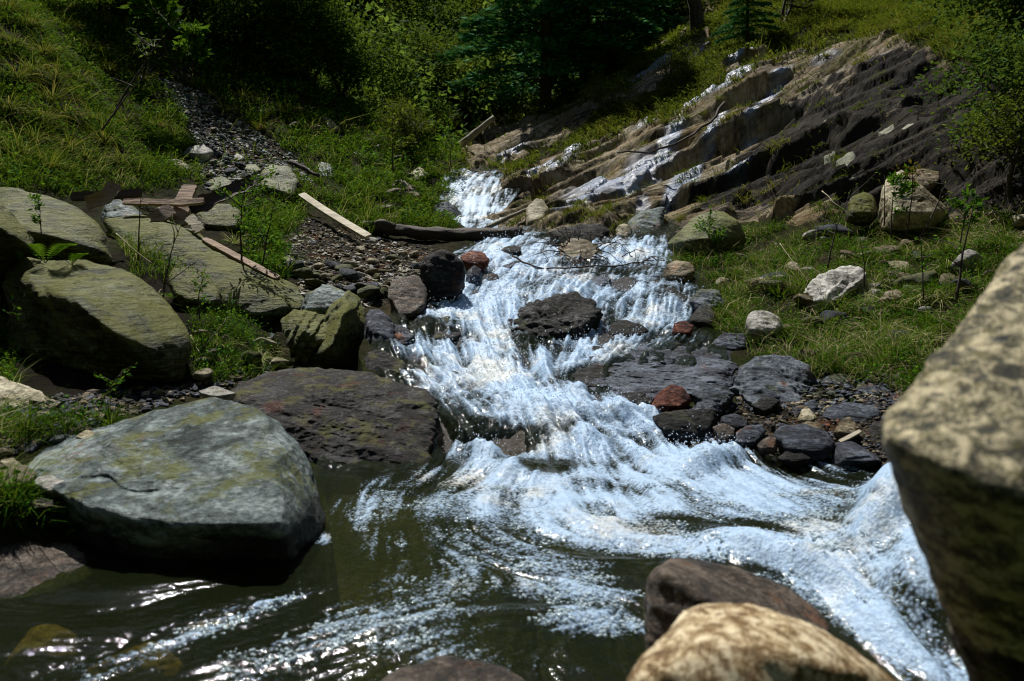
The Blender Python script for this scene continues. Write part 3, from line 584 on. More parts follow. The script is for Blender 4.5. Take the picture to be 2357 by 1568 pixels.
for i in ctr:
    m_ = rng.integers(3, 14); r = rng.uniform(.002, .0065, m_) ; cen.append(Pall[i] + np.stack([rng.normal(0, .013, m_), rng.normal(0, .013, m_), np.full(m_, .001)], -1)); rad.append(r)
k = N('bubble'); b = k.n('BsdfPrincipled'); b.inputs['Base Color'].default_value = (.55, .66, .72, 1); b.inputs['Roughness'].default_value = .08; t_ = k.n('BsdfTransparent'); ms = k.n('MixShader'); ms.inputs[0].default_value = .55; k.set(ms.inputs[1], t_); k.set(ms.inputs[2], b); M['bubble'] = k.done(ms)
o = blobs('foam_bubbles', np.concatenate(cen), np.concatenate(rad), M['bubble'], 2, .8); tag(o, 'clusters of clear bubbles riding on the pool', 'bubbles', kind='stuff')
# ------------------------------------------------------------------ stones
_ico = {}
def ico(sub):
    if sub not in _ico:
        bm = bmesh.new(); bmesh.ops.create_icosphere(bm, subdivisions=sub, radius=1)
        _ico[sub] = (np.array([v.co[:] for v in bm.verts]), np.array([[v.index for v in f.verts] for f in bm.faces])); bm.free()
    return _ico[sub]
def planes(pts):
    bm = bmesh.new()
    for p in pts: bm.verts.new(p)
    bmesh.ops.convex_hull(bm, input=bm.verts); bm.normal_update(); n = []; d = []; ar = []
    for f in bm.faces:
        if f.calc_area() > 1e-9: n.append(f.normal[:]); d.append(f.normal.dot(f.verts[0].co)); ar.append(f.calc_area())
    bm.free(); n = np.array(n); d = np.array(d); o = np.argsort(-np.array(ar)); keep = []
    for i in o:
        if all(n[i] @ n[j] < .985 for j in keep): keep.append(i)
    return n[keep], d[keep]
def rock_shape(pts, sub=5, p=26, amp=.03, band=.02, bdir=None, seed=0, fine=.006, freq=1., lay=.016, cracks=None):
    """a stone filling the hull of pts: soft-edged facets, layered and pitted"""
    pts = np.asarray(pts, float); lo, hi = pts.min(0), pts.max(0); c = (lo + hi) / 2 * .5 + pts.mean(0) * .5
    n, d = planes(pts - c); 
    if (d <= 0).any(): c = pts.mean(0); n, d = planes(pts - c)
    d = np.maximum(d, 1e-3)
    U, Fc = ico(sub); e = (hi - lo) / 2; U = U * e; U /= np.linalg.norm(U, axis=1)[:, None]; r = np.zeros(len(U))
    for i in range(len(n)): r += np.maximum(U @ n[i] / d[i], 0) ** p
    r = r ** (-1. / p); V = U * r[:, None]; s = float(np.cbrt(np.prod(hi - lo))); Q = V / s * 2.2 * freq + seed * 7.13
    h = amp * s * 2 * fbm3(Q * .8, 4, .5) + amp * s * .8 * fbm3(Q * 2.2, 3, .6, True)
    if band:
        bd = np.array(bdir if bdir is not None else (.25, .3, .9), float); bd /= np.linalg.norm(bd)
        t = Q @ bd * 3.2 + .8 * fbm3(Q * .7, 3); fr = t - np.floor(t); st = np.where(fr < .8, fr / .8, (1 - fr) / .2)
        h = h + band * s * (st - .5) * (.5 + .5 * sstep(-.2, .3, noise3(Q * .9 + 5)))
    if lay:
        bd = np.array(bdir if bdir is not None else (.25, .3, .9), float); bd /= np.linalg.norm(bd); wq = Q + .25 * np.stack([noise3(Q * .9 + k_ * 9) for k_ in range(3)], -1)
        h = h + lay * s * fbm3(wq * .7 + bd * ((wq @ bd) * 5.5)[:, None], 4, .6)
    cr = np.random.default_rng(seed * 5 + 2)
    for _ in range((4 if sub >= 6 else 2) if cracks is None else cracks):
        cn = cr.normal(size=3); cn /= np.linalg.norm(cn); w3 = Q + .35 * np.stack([fbm3(Q * 1.1 + k_ * 9, 3) for k_ in range(3)], -1); ds = w3 @ cn - cr.uniform(-.5, .5)
        seg = sstep(-.15, .25, noise3(Q * .8 + _ * 3)); h = h - s * .022 * np.exp(-(ds / .022) ** 2) * seg - s * .012 * sstep(0, .02, ds) * sstep(.35, .0, ds) * seg
    if fine: h = h + fine * s * fbm3(Q * 9, 3, .65)
    V = V * (1 + h / np.maximum(np.linalg.norm(V, axis=1), 1e-3))[:, None]
    return V + c, Fc
def place_rock(name, label, cat, pts, mat, group=None, **kw):
    V, Fc = rock_shape(pts, **kw); org = np.array([V[:, 0].mean(), V[:, 1].mean(), V[:, 2].min()])
    return tag(link(name, np_mesh(name, V - org, [Fc], [M[mat]]), loc=org), label, cat, group)
fast_hit = hit
def outline_pts(out, d=None, tilt=.9, thick=.75, ridge=(), sink=.25, seed=0, under=.35):
    out = np.array(out, float); cx, cy = (out.max(0) + out.min(0)) / 2
    if d is None:
        b = out[np.argsort(-out[:, 1])[:3]].mean(0); d = float(hit(b[0], b[1] - 3)[0]) + .0
    r = np.random.default_rng(seed + 1); w_, h_ = np.ptp(out[:, 0]), np.ptp(out[:, 1]); s = math.sqrt(w_ * h_) / F * d
    dd = d + tilt * (cy - out[:, 1]) / F * d + s * .05 * r.normal(size=len(out)) + .12 * s
    low_ = np.clip((out[:, 1] - cy) / (h_ / 2), 0, 1); dd = dd + under * s * low_ + tilt * np.clip(out[:, 1] - cy, 0, None) / F * d
    P_ = [W3(out[:, 0], out[:, 1], dd)]
    q = np.stack([cx + (out[:, 0] - cx) * .62 + r.normal(size=len(out)) * w_ * .07, cy + h_ * .14 + (out[:, 1] - cy) * .34], -1)
    P_.append(W3(q[:, 0], q[:, 1], d + .12 * s + tilt * (cy - q[:, 1]) / F * d - thick * .36 * s))
    P_.append(W3(cx + (out[:, 0] - cx) * .7, cy + (out[:, 1] - cy) * .7, d + tilt * .6 * (cy - out[:, 1]) / F * d + thick * s))
    for x, y, k in ridge: P_.append(W3([x], [y], [d - k * s]))
    P_ = np.concatenate(P_); low = P_[P_[:, 2] < np.median(P_[:, 2])].copy(); low[:, 2] -= sink * s; low[:, :2] = low[:, :2].mean(0) + (low[:, :2] - low[:, :2].mean(0)) * .9
    low[:, 1] += .1 * s
    return np.concatenate([P_, low])
seedc = [0]
def R(label, out, mat, d=None, name='boulder', cat='rock', group=None, tilt=.9, thick=.75, ridge=(), sink=.25, under=.35, **kw):
    seedc[0] += 1; kw.setdefault('seed', seedc[0]); kw.setdefault('sub', 5)
    return place_rock(name, label, cat, outline_pts(out, d, tilt, thick, ridge, sink, seedc[0], under), mat, group, **kw)
def X3(label, pts, mat, name='boulder', cat='rock', group=None, **kw):
    seedc[0] += 1; kw.setdefault('seed', seedc[0]); kw.setdefault('sub', 6)
    a = np.array(pts, float); return place_rock(name, label, cat, W3(a[:, 0], a[:, 1], a[:, 2]), mat, group, **kw)

# hero stones, with their own measured corners
X3('big smooth grey green boulder standing at the left edge of the pool', [(35,1050,3.0),(110,1015,3.05),(215,998,3.1),(310,960,3.15),(400,935,3.2),(470,915,3.2),(520,913,3.15),(570,926,3.08),(612,962,2.98),(636,996,2.85),
  (60,1085,2.7),(150,1125,2.55),(200,1160,2.44),(300,1196,2.37),(430,1206,2.32),(560,1206,2.30),(655,1200,2.32),(662,1120,2.55),(648,1040,2.72),(636,1000,2.85),
  (676,1005,3.05),(728,1088,2.95),(750,1150,2.85),(756,1206,2.75),(742,1250,2.66),(690,1286,2.56),(430,1295,2.62),(240,1290,2.58),(195,1200,2.5),(690,1380,2.6),(240,1380,2.6),(700,1250,3.1),(300,1200,3.5),(60,1120,3.3),(500,1100,3.5)],
  'grey', p=44, amp=.016, band=.012, bdir=(.5, .35, .8), fine=.0035, sub=7)
X3('massive olive boulder with dark undercut base, above the smooth grey one', [(28,600,4.6),(77,592,4.6),(141,604,4.55),(197,608,4.5),(282,625,4.4),(335,655,4.3),(373,682,4.2),(400,718,4.12),(425,756,4.05),(440,795,3.98),(437,825,3.95),
  (380,848,3.78),(352,826,3.72),(289,775,3.66),(200,720,3.7),(110,670,3.9),(50,650,4.2),(430,860,4.05),(420,915,4.1),(260,915,4.0),(110,890,4.1),(30,840,4.3),(20,690,4.5),(260,700,5.3),(400,860,4.9),(60,800,5.2),(420,930,4.2),(120,930,4.2)],
  'olive', p=30, amp=.02, band=.028, bdir=(.75, .2, .75), fine=.004, sub=7)
X3('long rounded moss streaked boulder at the left edge under the grass slope', [(-260,440,5.6),(-60,424,5.6),(0,423,5.5),(70,430,5.4),(141,453,5.3),(197,470,5.2),(229,499,5.15),(261,537,5.1),(280,573,5.05),(284,610,5.0),(275,624,4.95),(180,560,4.7),(60,520,4.7),(-120,520,4.7),
  (100,640,5.2),(0,640,5.2),(-240,640,5.2),(200,640,5.2),(100,520,6.6),(-200,520,6.6)], 'olive', p=12, amp=.02, band=.02, bdir=(.3, .3, 1), fine=.004, sub=6)
X3('dark cracked boulder cut off by the left edge', [(-60,440,4.5),(-15,456,4.55),(28,484,4.55),(56,520,4.5),(78,556,4.45),(74,575,4.4),(20,540,4.2),(-40,500,4.2),(40,600,4.5),(-60,610,4.5),(-60,520,5.2),(40,540,4.9)], 'olive', amp=.03, band=.03, bdir=(.5, .5, .7))
X3('long slanting olive slab running down to the gravel bank', [(229,499,6.6),(250,497,6.6),(317,492,6.5),(388,511,6.4),(458,541,6.25),(529,578,6.1),(599,616,5.95),(652,644,5.85),(701,676,5.7),(707,692,5.6),(694,714,5.45),(634,730,5.35),(564,722,5.35),(493,690,5.45),(423,640,5.55),(352,612,5.7),
  (300,596,5.9),(282,544,6.1),(400,560,5.85),(520,630,5.6),(640,690,5.4),(640,760,5.6),(420,700,5.9),(300,620,6.3),(500,640,6.8),(650,700,6.3)], 'olive', p=34, amp=.018, band=.03, bdir=(-.35, .2, .9), fine=.004, sub=7)
R('smooth grey slab top between the long boulder and the rusty boards', [(229,505),(243,463),(268,454),(292,470),(330,492),(300,520)], 'grey', 6.9, tilt=1.2)
R('rounded lichen boulder in the grass below the long slanting slab', [(385,640),(395,618),(430,616),(470,630),(505,668),(521,700),(515,718),(480,714),(420,692),(390,668)], 'olive', 5.0, thick=.9)
R('grey wedge stone between the long slanting slab and the jagged block', [(690,722),(705,678),(745,652),(780,663),(808,680),(802,708),(765,726),(720,722)], 'grey', 5.3, ridge=[(745,690,.2)], p=40)
R('jagged split block with a fluted olive face, beside the rapids', [(645,738),(668,714),(715,716),(750,728),(772,768),(762,802),(706,826),(690,820),(660,782)], 'olive', 4.85, ridge=[(700,760,.4)], p=40, band=.06, bdir=(.8, .1, -.5), sub=6, amp=.03)
X3('tall dark block overhanging the left bank of the rapids', [(754,725,5.0),(787,678,5.4),(806,668,5.45),(828,686,5.4),(840,722,5.3),(845,783,5.2),(830,812,5.1),(767,770,4.7),(742,850,4.75),(705,850,4.85),(705,822,4.8),(800,850,4.9),(760,800,4.6),(840,860,5.2),(720,880,5.1),(800,760,5.8),(790,720,4.85)], 'olive', p=40, amp=.03, band=.05, bdir=(.8, .1, -.5), sub=6)
R('brown black wedge rock dipping into the left of the rapids', [(838,728),(850,710),(872,710),(900,735),(915,770),(918,800),(890,808),(840,808)], 'slate', 4.95, ridge=[(865,760,.3)], p=40)
R('block with a flat wet pale blue top beside the black boulder', [(903,642),(930,635),(955,633),(980,650),(987,675),(978,702),(957,748),(930,742),(905,718),(893,682)], 'wetbrown', 5.8, tilt=1.3, p=34)
R('black dripping boulder at the left lip of the cascade', [(966,600),(988,580),(1030,576),(1064,600),(1074,640),(1066,668),(1036,684),(1010,692),(980,688),(966,650)], 'black', 6.0, tilt=-.1, thick=.9, p=20)
R('reddish brown wet stone just below the fallen log', [(1058,592),(1085,575),(1110,580),(1127,597),(1110,612),(1075,614)], 'red', 7.1)
R('upright grey slate wedged in the white water', [(1070,657),(1077,622),(1092,610),(1107,618),(1110,642),(1092,658)], 'slate', 6.6, tilt=.3)
R('flat dark stone awash below the dead branches', [(1155,612),(1188,601),(1232,612),(1228,624),(1180,622)], 'slate', 7.2)
R('tan brown boulder caught under a tangle of dead twigs', [(1270,592),(1288,560),(1330,546),(1372,560),(1392,585),(1387,612),(1330,620),(1280,614)], 'brown', 7.8, p=14)
R('dark block behind the twig covered boulder', [(1272,562),(1265,536),(1300,524),(1380,514),(1402,530),(1400,562)], 'black', 8.7)
R('pale egg shaped stone beside the upper cascade', [(1408,545),(1417,520),(1438,511),(1455,524),(1457,548),(1430,558)], 'pale', 8.9, p=8)
R('squared grey block under the dipping strata', [(1443,545),(1448,510),(1480,484),(1528,474),(1530,515),(1512,545),(1470,552)], 'grey', 9.3)
R('smooth green pyramid boulder at the foot of the rock slope', [(1534,562),(1570,530),(1600,500),(1622,489),(1665,486),(1700,508),(1716,545),(1712,572),(1670,580),(1590,578)], 'green', 7.9, ridge=[(1640,545,.45),(1630,500,.05)], p=60, tilt=1.0, sub=6, amp=.012, band=.01)
R('big pale pointed rock below the lichen covered cliff', [(2022,495),(2030,450),(2039,415),(2072,393),(2092,408),(2130,443),(2180,478),(2196,500),(2130,512),(2060,500)], 'pale', 7.3, ridge=[(2060,490,.4),(2074,400,-.05)], p=60, tilt=1.0, sub=6, amp=.014, band=.012)
R('mossy round rock touching the left of the big pale pointed one', [(1942,495),(1958,452),(1990,440),(2016,455),(2024,495),(1980,505)], 'olive', 7.6, p=12)
R('tan slab leaning on the cliff behind the big pale pointed rock', [(2090,398),(2120,388),(2162,396),(2150,418),(2120,440),(2100,420)], 'brown', 7.9)
R('white and brown banded rock half sunk in the bank grass', [(1845,712),(1860,660),(1882,633),(1935,618),(1965,611),(1987,620),(1996,642),(1985,668),(1960,695),(1900,710)], 'white', 5.8, p=36, band=.07, bdir=(-.5, .1, .8), sub=6)
R('greenish low stone leaning on the banded rock', [(1905,715),(1985,655),(2040,668),(2034,712),(1965,740),(1895,730)], 'green', 5.7)
R('reddish grey cap stone to the right of the banded rock', [(2018,692),(2040,671),(2066,667),(2083,680),(2066,696)], 'brown', 5.5)
R('round grey boulder resting in the bank grass above the bedrock', [(1714,742),(1722,721),(1745,711),(1776,718),(1800,735),(1803,758),(1780,774),(1735,774),(1714,760)], 'white', 5.2, p=10, thick=.9)
R('grey and rust stone at the grass edge of the upper cascade', [(1526,634),(1535,610),(1560,598),(1592,604),(1602,622),(1590,642),(1550,646)], 'brown', 6.8)
R('small dark red stone between cascade and bedrock', [(1547,768),(1551,745),(1575,738),(1596,750),(1592,768),(1570,774)], 'red', 5.3)
X3('broad wet dark bedrock hump on the right of the rapids', [(1275,890,4.35),(1300,850,4.7),(1400,798,5.2),(1500,778,5.5),(1620,765,5.6),(1690,795,5.3),(1708,840,4.9),(1702,885,4.45),(1600,925,4.1),(1480,925,4.05),(1390,915,4.15),(1450,840,4.7),(1600,820,4.9),(1300,960,4.3),(1600,980,4.3),(1700,960,4.8),(1400,880,5.6),(1650,850,5.8)],
  'slate', p=24, amp=.04, band=.04, bdir=(.2, .3, .9), fine=.010, sub=7, freq=1.4, lay=.03)
R('blue grey water worn bedrock shoulder', [(1680,905),(1700,850),(1740,824),(1800,829),(1842,850),(1872,880),(1892,922),(1887,950),(1800,962),(1720,955),(1690,930)], 'bluegrey', 4.25, tilt=1.1, sub=6, thick=1.1, amp=.06, band=.05, lay=.03)
R('lighter rounded bedrock lump under the bank grass', [(1878,895),(1900,864),(1950,860),(1978,878),(1967,925),(1952,955),(1890,955)], 'bluegrey', 4.25, tilt=1.1, p=14)
R('blue black bedrock lump nearest the big blurred boulder', [(1958,935),(1975,880),(2010,884),(2060,910),(2052,965),(1985,975)], 'bluegrey', 4.1, tilt=1.1)
R('rust red stone at the waterline below the bedrock', [(1495,940),(1515,905),(1540,885),(1570,890),(1592,920),(1582,945),(1540,950)], 'red', 3.95, p=40)
PILE = 'dark stones piled at the right waterline'
R('broad black ledge stone overhanging the foam at the right waterline', [(1500,958),(1530,944),(1640,940),(1652,960),(1647,992),(1600,1014),(1560,1024),(1518,990)], 'black', 3.72, tilt=.4)
R('small slate stone behind the dark stone pile', [(1660,960),(1690,951),(1722,965),(1724,982),(1690,992),(1660,978)], 'slate', 3.75)
R('dull red brown stone at the front left of the stone pile', [(1640,982),(1665,974),(1692,986),(1684,1014),(1652,1020)], 'wetbrown', 3.6)
R('blue black pointed stone in the middle of the stone pile', [(1678,1008),(1720,979),(1757,977),(1766,992),(1742,1020),(1698,1034)], 'slate', 3.6)
R('dark slab stone leaning on the bedrock shoulder', [(1728,932),(1760,914),(1797,921),(1793,942),(1760,954)], 'black', 3.95)
R('large charcoal boulder at the front of the stone pile', [(1778,1002),(1790,984),(1850,978),(1902,994),(1922,1020),(1913,1050),(1860,1056),(1808,1036)], 'slate', 3.52, thick=.9)
R('wide grey brown boulder at the top right of the stone pile', [(1888,955),(1910,935),(1960,926),(2012,934),(2030,955),(2018,978),(1960,984),(1903,972)], 'slate', 3.85)
R('orange topped pointed stone in the stone pile', [(1834,968),(1845,941),(1862,940),(1883,962),(1872,976)], 'pale', 3.72, p=40)
R('flat tan stone lying on the large charcoal boulder', [(1833,988),(1850,967),(1880,969),(1906,990),(1870,1002)], 'brown', 3.66)
R('pale brown pointed stone beside the splinter of wood', [(1920,994),(1935,966),(1956,961),(1978,985),(1972,1004),(1930,1006)], 'brown', 3.6, p=40)
R('low black stone awash below the large charcoal boulder', [(1788,1054),(1810,1037),(1850,1039),(1868,1056),(1832,1070)], 'black', 3.42)
R('flat purple grey wet slab at the calm edge of the pool', [(1916,1068),(1925,1020),(1960,1016),(2002,1038),(2040,1064),(1980,1074)], 'slate', 3.42, tilt=2.0)
R('small brown stone at the foam in front of the pile', [(1742,1024),(1770,1002),(1787,1008),(1790,1032),(1752,1040)], 'wetbrown', 3.48)
R('dark low rock at the right edge of the calm water', [(2010,1120),(2030,1090),(2080,1080),(2110,1100),(2110,1140),(2050,1140)], 'black', 3.0)
# foreground
X3('blurred speckled tan rock at the bottom edge', [(1425,1568,1.16),(1440,1538,1.18),(1482,1490,1.22),(1546,1438,1.25),(1557,1403,1.30),(1600,1390,1.33),(1660,1388,1.35),(1760,1400,1.36),(1850,1425,1.36),(1900,1460,1.35),(1950,1490,1.34),(2010,1522,1.33),(2090,1570,1.3),
  (1600,1480,1.12),(1750,1480,1.12),(1900,1540,1.15),(1500,1560,1.10),(2080,1750,1.2),(1400,1750,1.15),(1750,1750,1.05),(1500,1750,1.6),(2000,1750,1.7),(1420,2000,1.3),(2090,2000,1.3)], 'tan', p=26, amp=.012, band=.01, sub=6)
X3('dark wet wedge rock with a slanting front face, behind the blurred tan rock', [(1484,1345,1.78),(1508,1308,1.82),(1545,1286,1.9),(1600,1288,1.95),(1700,1308,1.95),(1800,1343,1.92),(1880,1398,1.86),(1914,1440,1.80),(1905,1475,1.72),(1800,1470,1.6),(1660,1392,1.62),(1520,1312,1.72),(1490,1480,1.68),(1490,1620,1.75),(1900,1620,1.8),(1700,1700,1.6),(1700,1450,2.2)],
  'wetbrown', p=46, amp=.014, band=.015, sub=6)
X3('huge blurred lichen crusted boulder filling the right edge', [(2357,558,1.26),(2338,582,1.25),(2290,632,1.22),(2250,690,1.2),(2190,760,1.17),(2140,832,1.14),(2100,890,1.11),(2050,930,1.07),(2022,965,1.03),(2045,1003,.97),(2110,1040,.92),(2200,1085,.88),(2357,1150,.84),(2600,1240,.82),
  (2062,1060,1.16),(2090,1120,1.24),(2112,1180,1.30),(2152,1250,1.34),(2182,1330,1.37),(2212,1400,1.38),(2243,1480,1.38),(2275,1568,1.38),(2330,1750,1.36),(2420,2050,1.36),(2900,2050,1.25),(2600,470,1.3),(3000,470,1.3),(3000,1300,.9),(3100,1200,1.5),(2500,600,1.7),(2400,1300,1.7),(3000,600,1.8),(2500,1900,1.6)],
  'tan2', p=60, amp=.010, band=.0, sub=7, fine=.005, freq=1.6)
X3('reddish brown rock awash at the bottom edge', [(840,1580,1.66),(900,1538,1.72),(1000,1510,1.78),(1080,1506,1.80),(1150,1526,1.77),(1228,1570,1.70),(1220,1650,1.6),(850,1650,1.6),(1000,1640,1.55),(1050,1700,2.1),(900,1650,2.1),(1200,1650,2.1)], 'wetbrown', amp=.02, band=.015, p=14)
X3('low wet brown rock at the bottom left corner of the bank', [(-120,1230,2.7),(0,1203,2.75),(40,1188,2.78),(90,1183,2.78),(140,1203,2.72),(182,1240,2.6),(228,1282,2.45),(232,1312,2.36),(200,1335,2.3),(160,1350,2.26),(80,1376,2.2),(0,1388,2.15),(-120,1400,2.1),(100,1260,2.42),(0,1280,2.35),(220,1400,2.5),(-100,1450,2.3),(150,1420,2.9)],
  'wetbrown', amp=.016, band=.02, sub=6)
R('tan stone cut off by the left edge beside the white cobble', [(-35,1115),(0,1060),(30,1053),(85,1088),(88,1110),(70,1124),(20,1138)], 'pale', 2.6)
R('white cobble leaning on the big smooth grey boulder', [(76,1104),(100,1092),(140,1094),(163,1110),(160,1130),(110,1140),(78,1128)], 'white', 2.56, p=12)
R('small orange brown stone under the white cobble', [(68,1158),(90,1146),(125,1152),(132,1166),(100,1174),(72,1170)], 'wetbrown', 2.5)
R('pale ridged boulder cut off by the left edge above the tan stone', [(-70,1015),(-60,870),(0,863),(50,888),(100,903),(132,940),(132,975),(60,1015)], 'pale', 3.3, band=.05, sub=6)
R('flat brown stone behind the smooth grey boulder', [(110,945),(160,948),(222,985),(205,1005),(130,1008)], 'brown', 3.15, tilt=1.8)
R('small round brown stone in the shade of the olive boulder', [(188,940),(230,921),(275,920),(278,942),(222,955)], 'brown', 3.45, p=10)
R('small grey stone left of the round brown one', [(148,938),(180,916),(207,930),(196,948)], 'grey', 3.4)
R('little speckled stone at the back of the smooth grey boulder', [(172,1005),(200,990),(232,1000),(225,1018),(190,1020)], 'pale', 2.95)
R('flat grey stone beside the pale ridged boulder', [(20,1030),(60,1008),(90,1020),(85,1040),(50,1050)], 'slate', 2.9, tilt=1.6)
R('pale wedge stone just behind the crest of the smooth grey boulder', [(455,900),(495,888),(545,905),(530,918),(470,915)], 'white', 3.75, tilt=1.4)
X3('low dark rusty outcrop sloping into the left of the pool', [(515,905,3.9),(566,874,4.2),(637,850,4.35),(707,846,4.4),(767,848,4.4),(813,846,4.4),(850,857,4.35),(918,878,4.2),(989,899,4.05),(1003,924,3.95),(1006,980,3.7),(990,1040,3.5),(975,1082,3.38),(883,1090,3.36),(742,1072,3.4),(704,1029,3.5),(640,994,3.6),
  (900,950,3.75),(760,930,3.8),(820,1010,3.5),(1000,1150,3.5),(700,1150,3.5),(560,1000,3.8),(800,1000,4.8),(980,1000,4.4)], 'outcrop', p=22, amp=.025, band=.03, fine=.012, sub=7, freq=1.5)
R('dark mossy lump under the tall overhanging block', [(826,852),(845,812),(880,804),(930,835),(945,862),(900,884),(850,874)], 'outcrop', 4.5)
# rocks inside the rapids
RAP = 'wet dark rocks breaking the rapids'
R('largest wet black rock breaking the middle of the rapids', [(1155,775),(1175,735),(1220,708),(1260,688),(1310,678),(1358,693),(1374,722),(1352,744),(1303,750),(1292,778),(1270,806),(1200,806)], 'black', 5.45, tilt=1.6, sub=6, sink=.4, amp=.06, band=.045, p=40, freq=1.3, lay=.012, fine=.012, bdir=(.6, .5, .5))
for l_, x_, y_, w_, h_, d_ in [('small black rock in the foam left of the last drop', 1035, 870, 30, 18, 4.5), ('low black rock in the white water above the ribbed one', 1060, 700, 34, 16, 6.1), ('dark rock splitting the flow at the right head of the rapids', 1560, 640, 34, 15, 6.9), ('black rock under the brush covered boulder', 1290, 640, 38, 12, 6.9),
     ('dark wet rock in the foam right of the largest black one', 1440, 760, 46, 22, 5.4), ('little dark rock at the right edge of the foam', 1620, 730, 30, 26, 5.6), ('small wet rock in the foam above the bedrock hump', 1370, 810, 40, 15, 5.0), ('dark rock at the left edge of the foam above the outcrop', 955, 860, 34, 20, 4.5), ('small dark rock near the foot of the upright slate', 1130, 640, 22, 12, 6.8), ('dark rock beside the reddish stone in the upper cascade', 1180, 575, 24, 11, 7.8)]:
    a_ = np.linspace(0, 6.28, 9)[:-1]; R(l_, [(x_ + w_ * math.cos(q_) * (1 + .2 * math.sin(3 * q_ + x_)), y_ + h_ * math.sin(q_)) for q_ in a_], 'black', d_, tilt=1.4, sub=4, sink=.5)
for l_, o_, m_, d_ in [('angular slate block at the left foam edge, beside the wet topped block', [(862,760),(880,742),(925,748),(955,770),(940,800),(880,806)], 'slate', 5.0),
  ('dark wedge in the gap between black boulder and wet topped block', [(950,720),(975,700),(1010,705),(1020,735),(985,752)], 'black', 5.8),
  ('angular blue grey block between the bedrock hump and the rust red stone', [(1590,905),(1620,880),(1670,885),(1690,915),(1660,945),(1605,942)], 'bluegrey', 4.0),
  ('dark tilted slab at the left foot of the bedrock hump', [(1405,925),(1430,905),(1480,902),(1505,925),(1470,945),(1420,942)], 'black', 4.0),
  ('angular dark block above the broad black ledge stone', [(1585,945),(1610,925),(1650,925),(1665,945),(1630,958)], 'slate', 3.9),
  ('slate wedge between the two shoulders of the bedrock', [(1800,965),(1830,930),(1880,925),(1900,950),(1860,975)], 'slate', 3.95),
  ('dark angular rock at the far right of the calm edge', [(1985,1010),(2010,975),(2050,975),(2065,1010),(2030,1035)], 'black', 3.6),
  ('grey block under the grass at the right side of the upper cascade', [(1590,690),(1610,665),(1650,668),(1668,700),(1640,722),(1600,718)], 'bluegrey', 5.9),
  ('dark block below the grass, left of the round grey boulder', [(1640,790),(1665,765),(1710,768),(1725,795),(1690,815)], 'slate', 5.1)]:
    R(l_, o_, m_, d_, p=46, band=.05, amp=.05)
def sunk(label, x, y, rx, ry, hgt, mat='pale'):
    c0 = _flat((x, y, -.035)); e0 = _flat((x + rx, y, -.035)); f0 = _flat((x, y - ry, -.035)); ax, ay = abs(e0[0] - c0[0]), abs(f0[1] - c0[1]); r_ = np.random.default_rng(int(x)); seedc[0] += 1
    q_ = r_.normal(size=(14, 3)); q_ /= np.linalg.norm(q_, axis=1)[:, None]; place_rock('boulder', label, 'rock', c0 + q_ * np.array([ax, ay, hgt]) - np.array([0, 0, hgt]), mat, p=20, sub=5, seed=seedc[0])
sunk('amber stone lying under the water in front of the low wet brown rock', 330, 1330, 95, 30, .08, 'wetamber')
sunk('broad rusty stone under the water at the lower left', 290, 1480, 130, 40, .07, 'wetamber')
sunk('amber stone under the water at the left edge of the pool', 90, 1440, 90, 30, .07, 'wetamber')
sunk('brown stone under the water below the smooth grey boulder', 520, 1360, 80, 24, .07, 'wetamber')
R('ribbed dark rock breaking the left of the rapids', [(925,780),(950,748),(1000,736),(1040,732),(1073,755),(1068,785),(1010,796),(955,806)], 'outcrop', 5.3, tilt=1.6, sink=.4)
R('small dark rock just under the largest one in the rapids', [(1158,820),(1195,802),(1222,818),(1204,850),(1160,846)], 'black', 5.0, tilt=1.2, sink=.4)
R('dark rock breaking the upper right of the rapids', [(1478,698),(1498,668),(1550,662),(1584,690),(1565,726),(1490,722)], 'black', 6.1, tilt=1.8, sink=.4)
R('smooth dark rock under a film of water at the head of the rapids', [(1185,668),(1230,637),(1320,626),(1405,640),(1385,674),(1250,694)], 'slate', 6.6, tilt=2.4, sink=.4)
R('black rock standing in for the dark hollow under the last drop of the cascade', [(1008,1008),(1040,978),(1120,973),(1200,988),(1214,1025),(1150,1050),(1070,1036)], 'black', 3.9, tilt=.9, sink=.5)  # black stone put in for the shade of the hollow
R('brown rock showing through the foot of the cascade', [(1188,1080),(1230,1058),(1290,1056),(1332,1080),(1290,1104),(1220,1100)], 'wetbrown', 3.45, tilt=1.2, sink=.5)
R('dark rock washed thinly on the lower right of the rapids', [(1290,900),(1310,860),(1390,840),(1470,850),(1480,890),(1400,912)], 'black', 4.45, tilt=2., sink=.5)
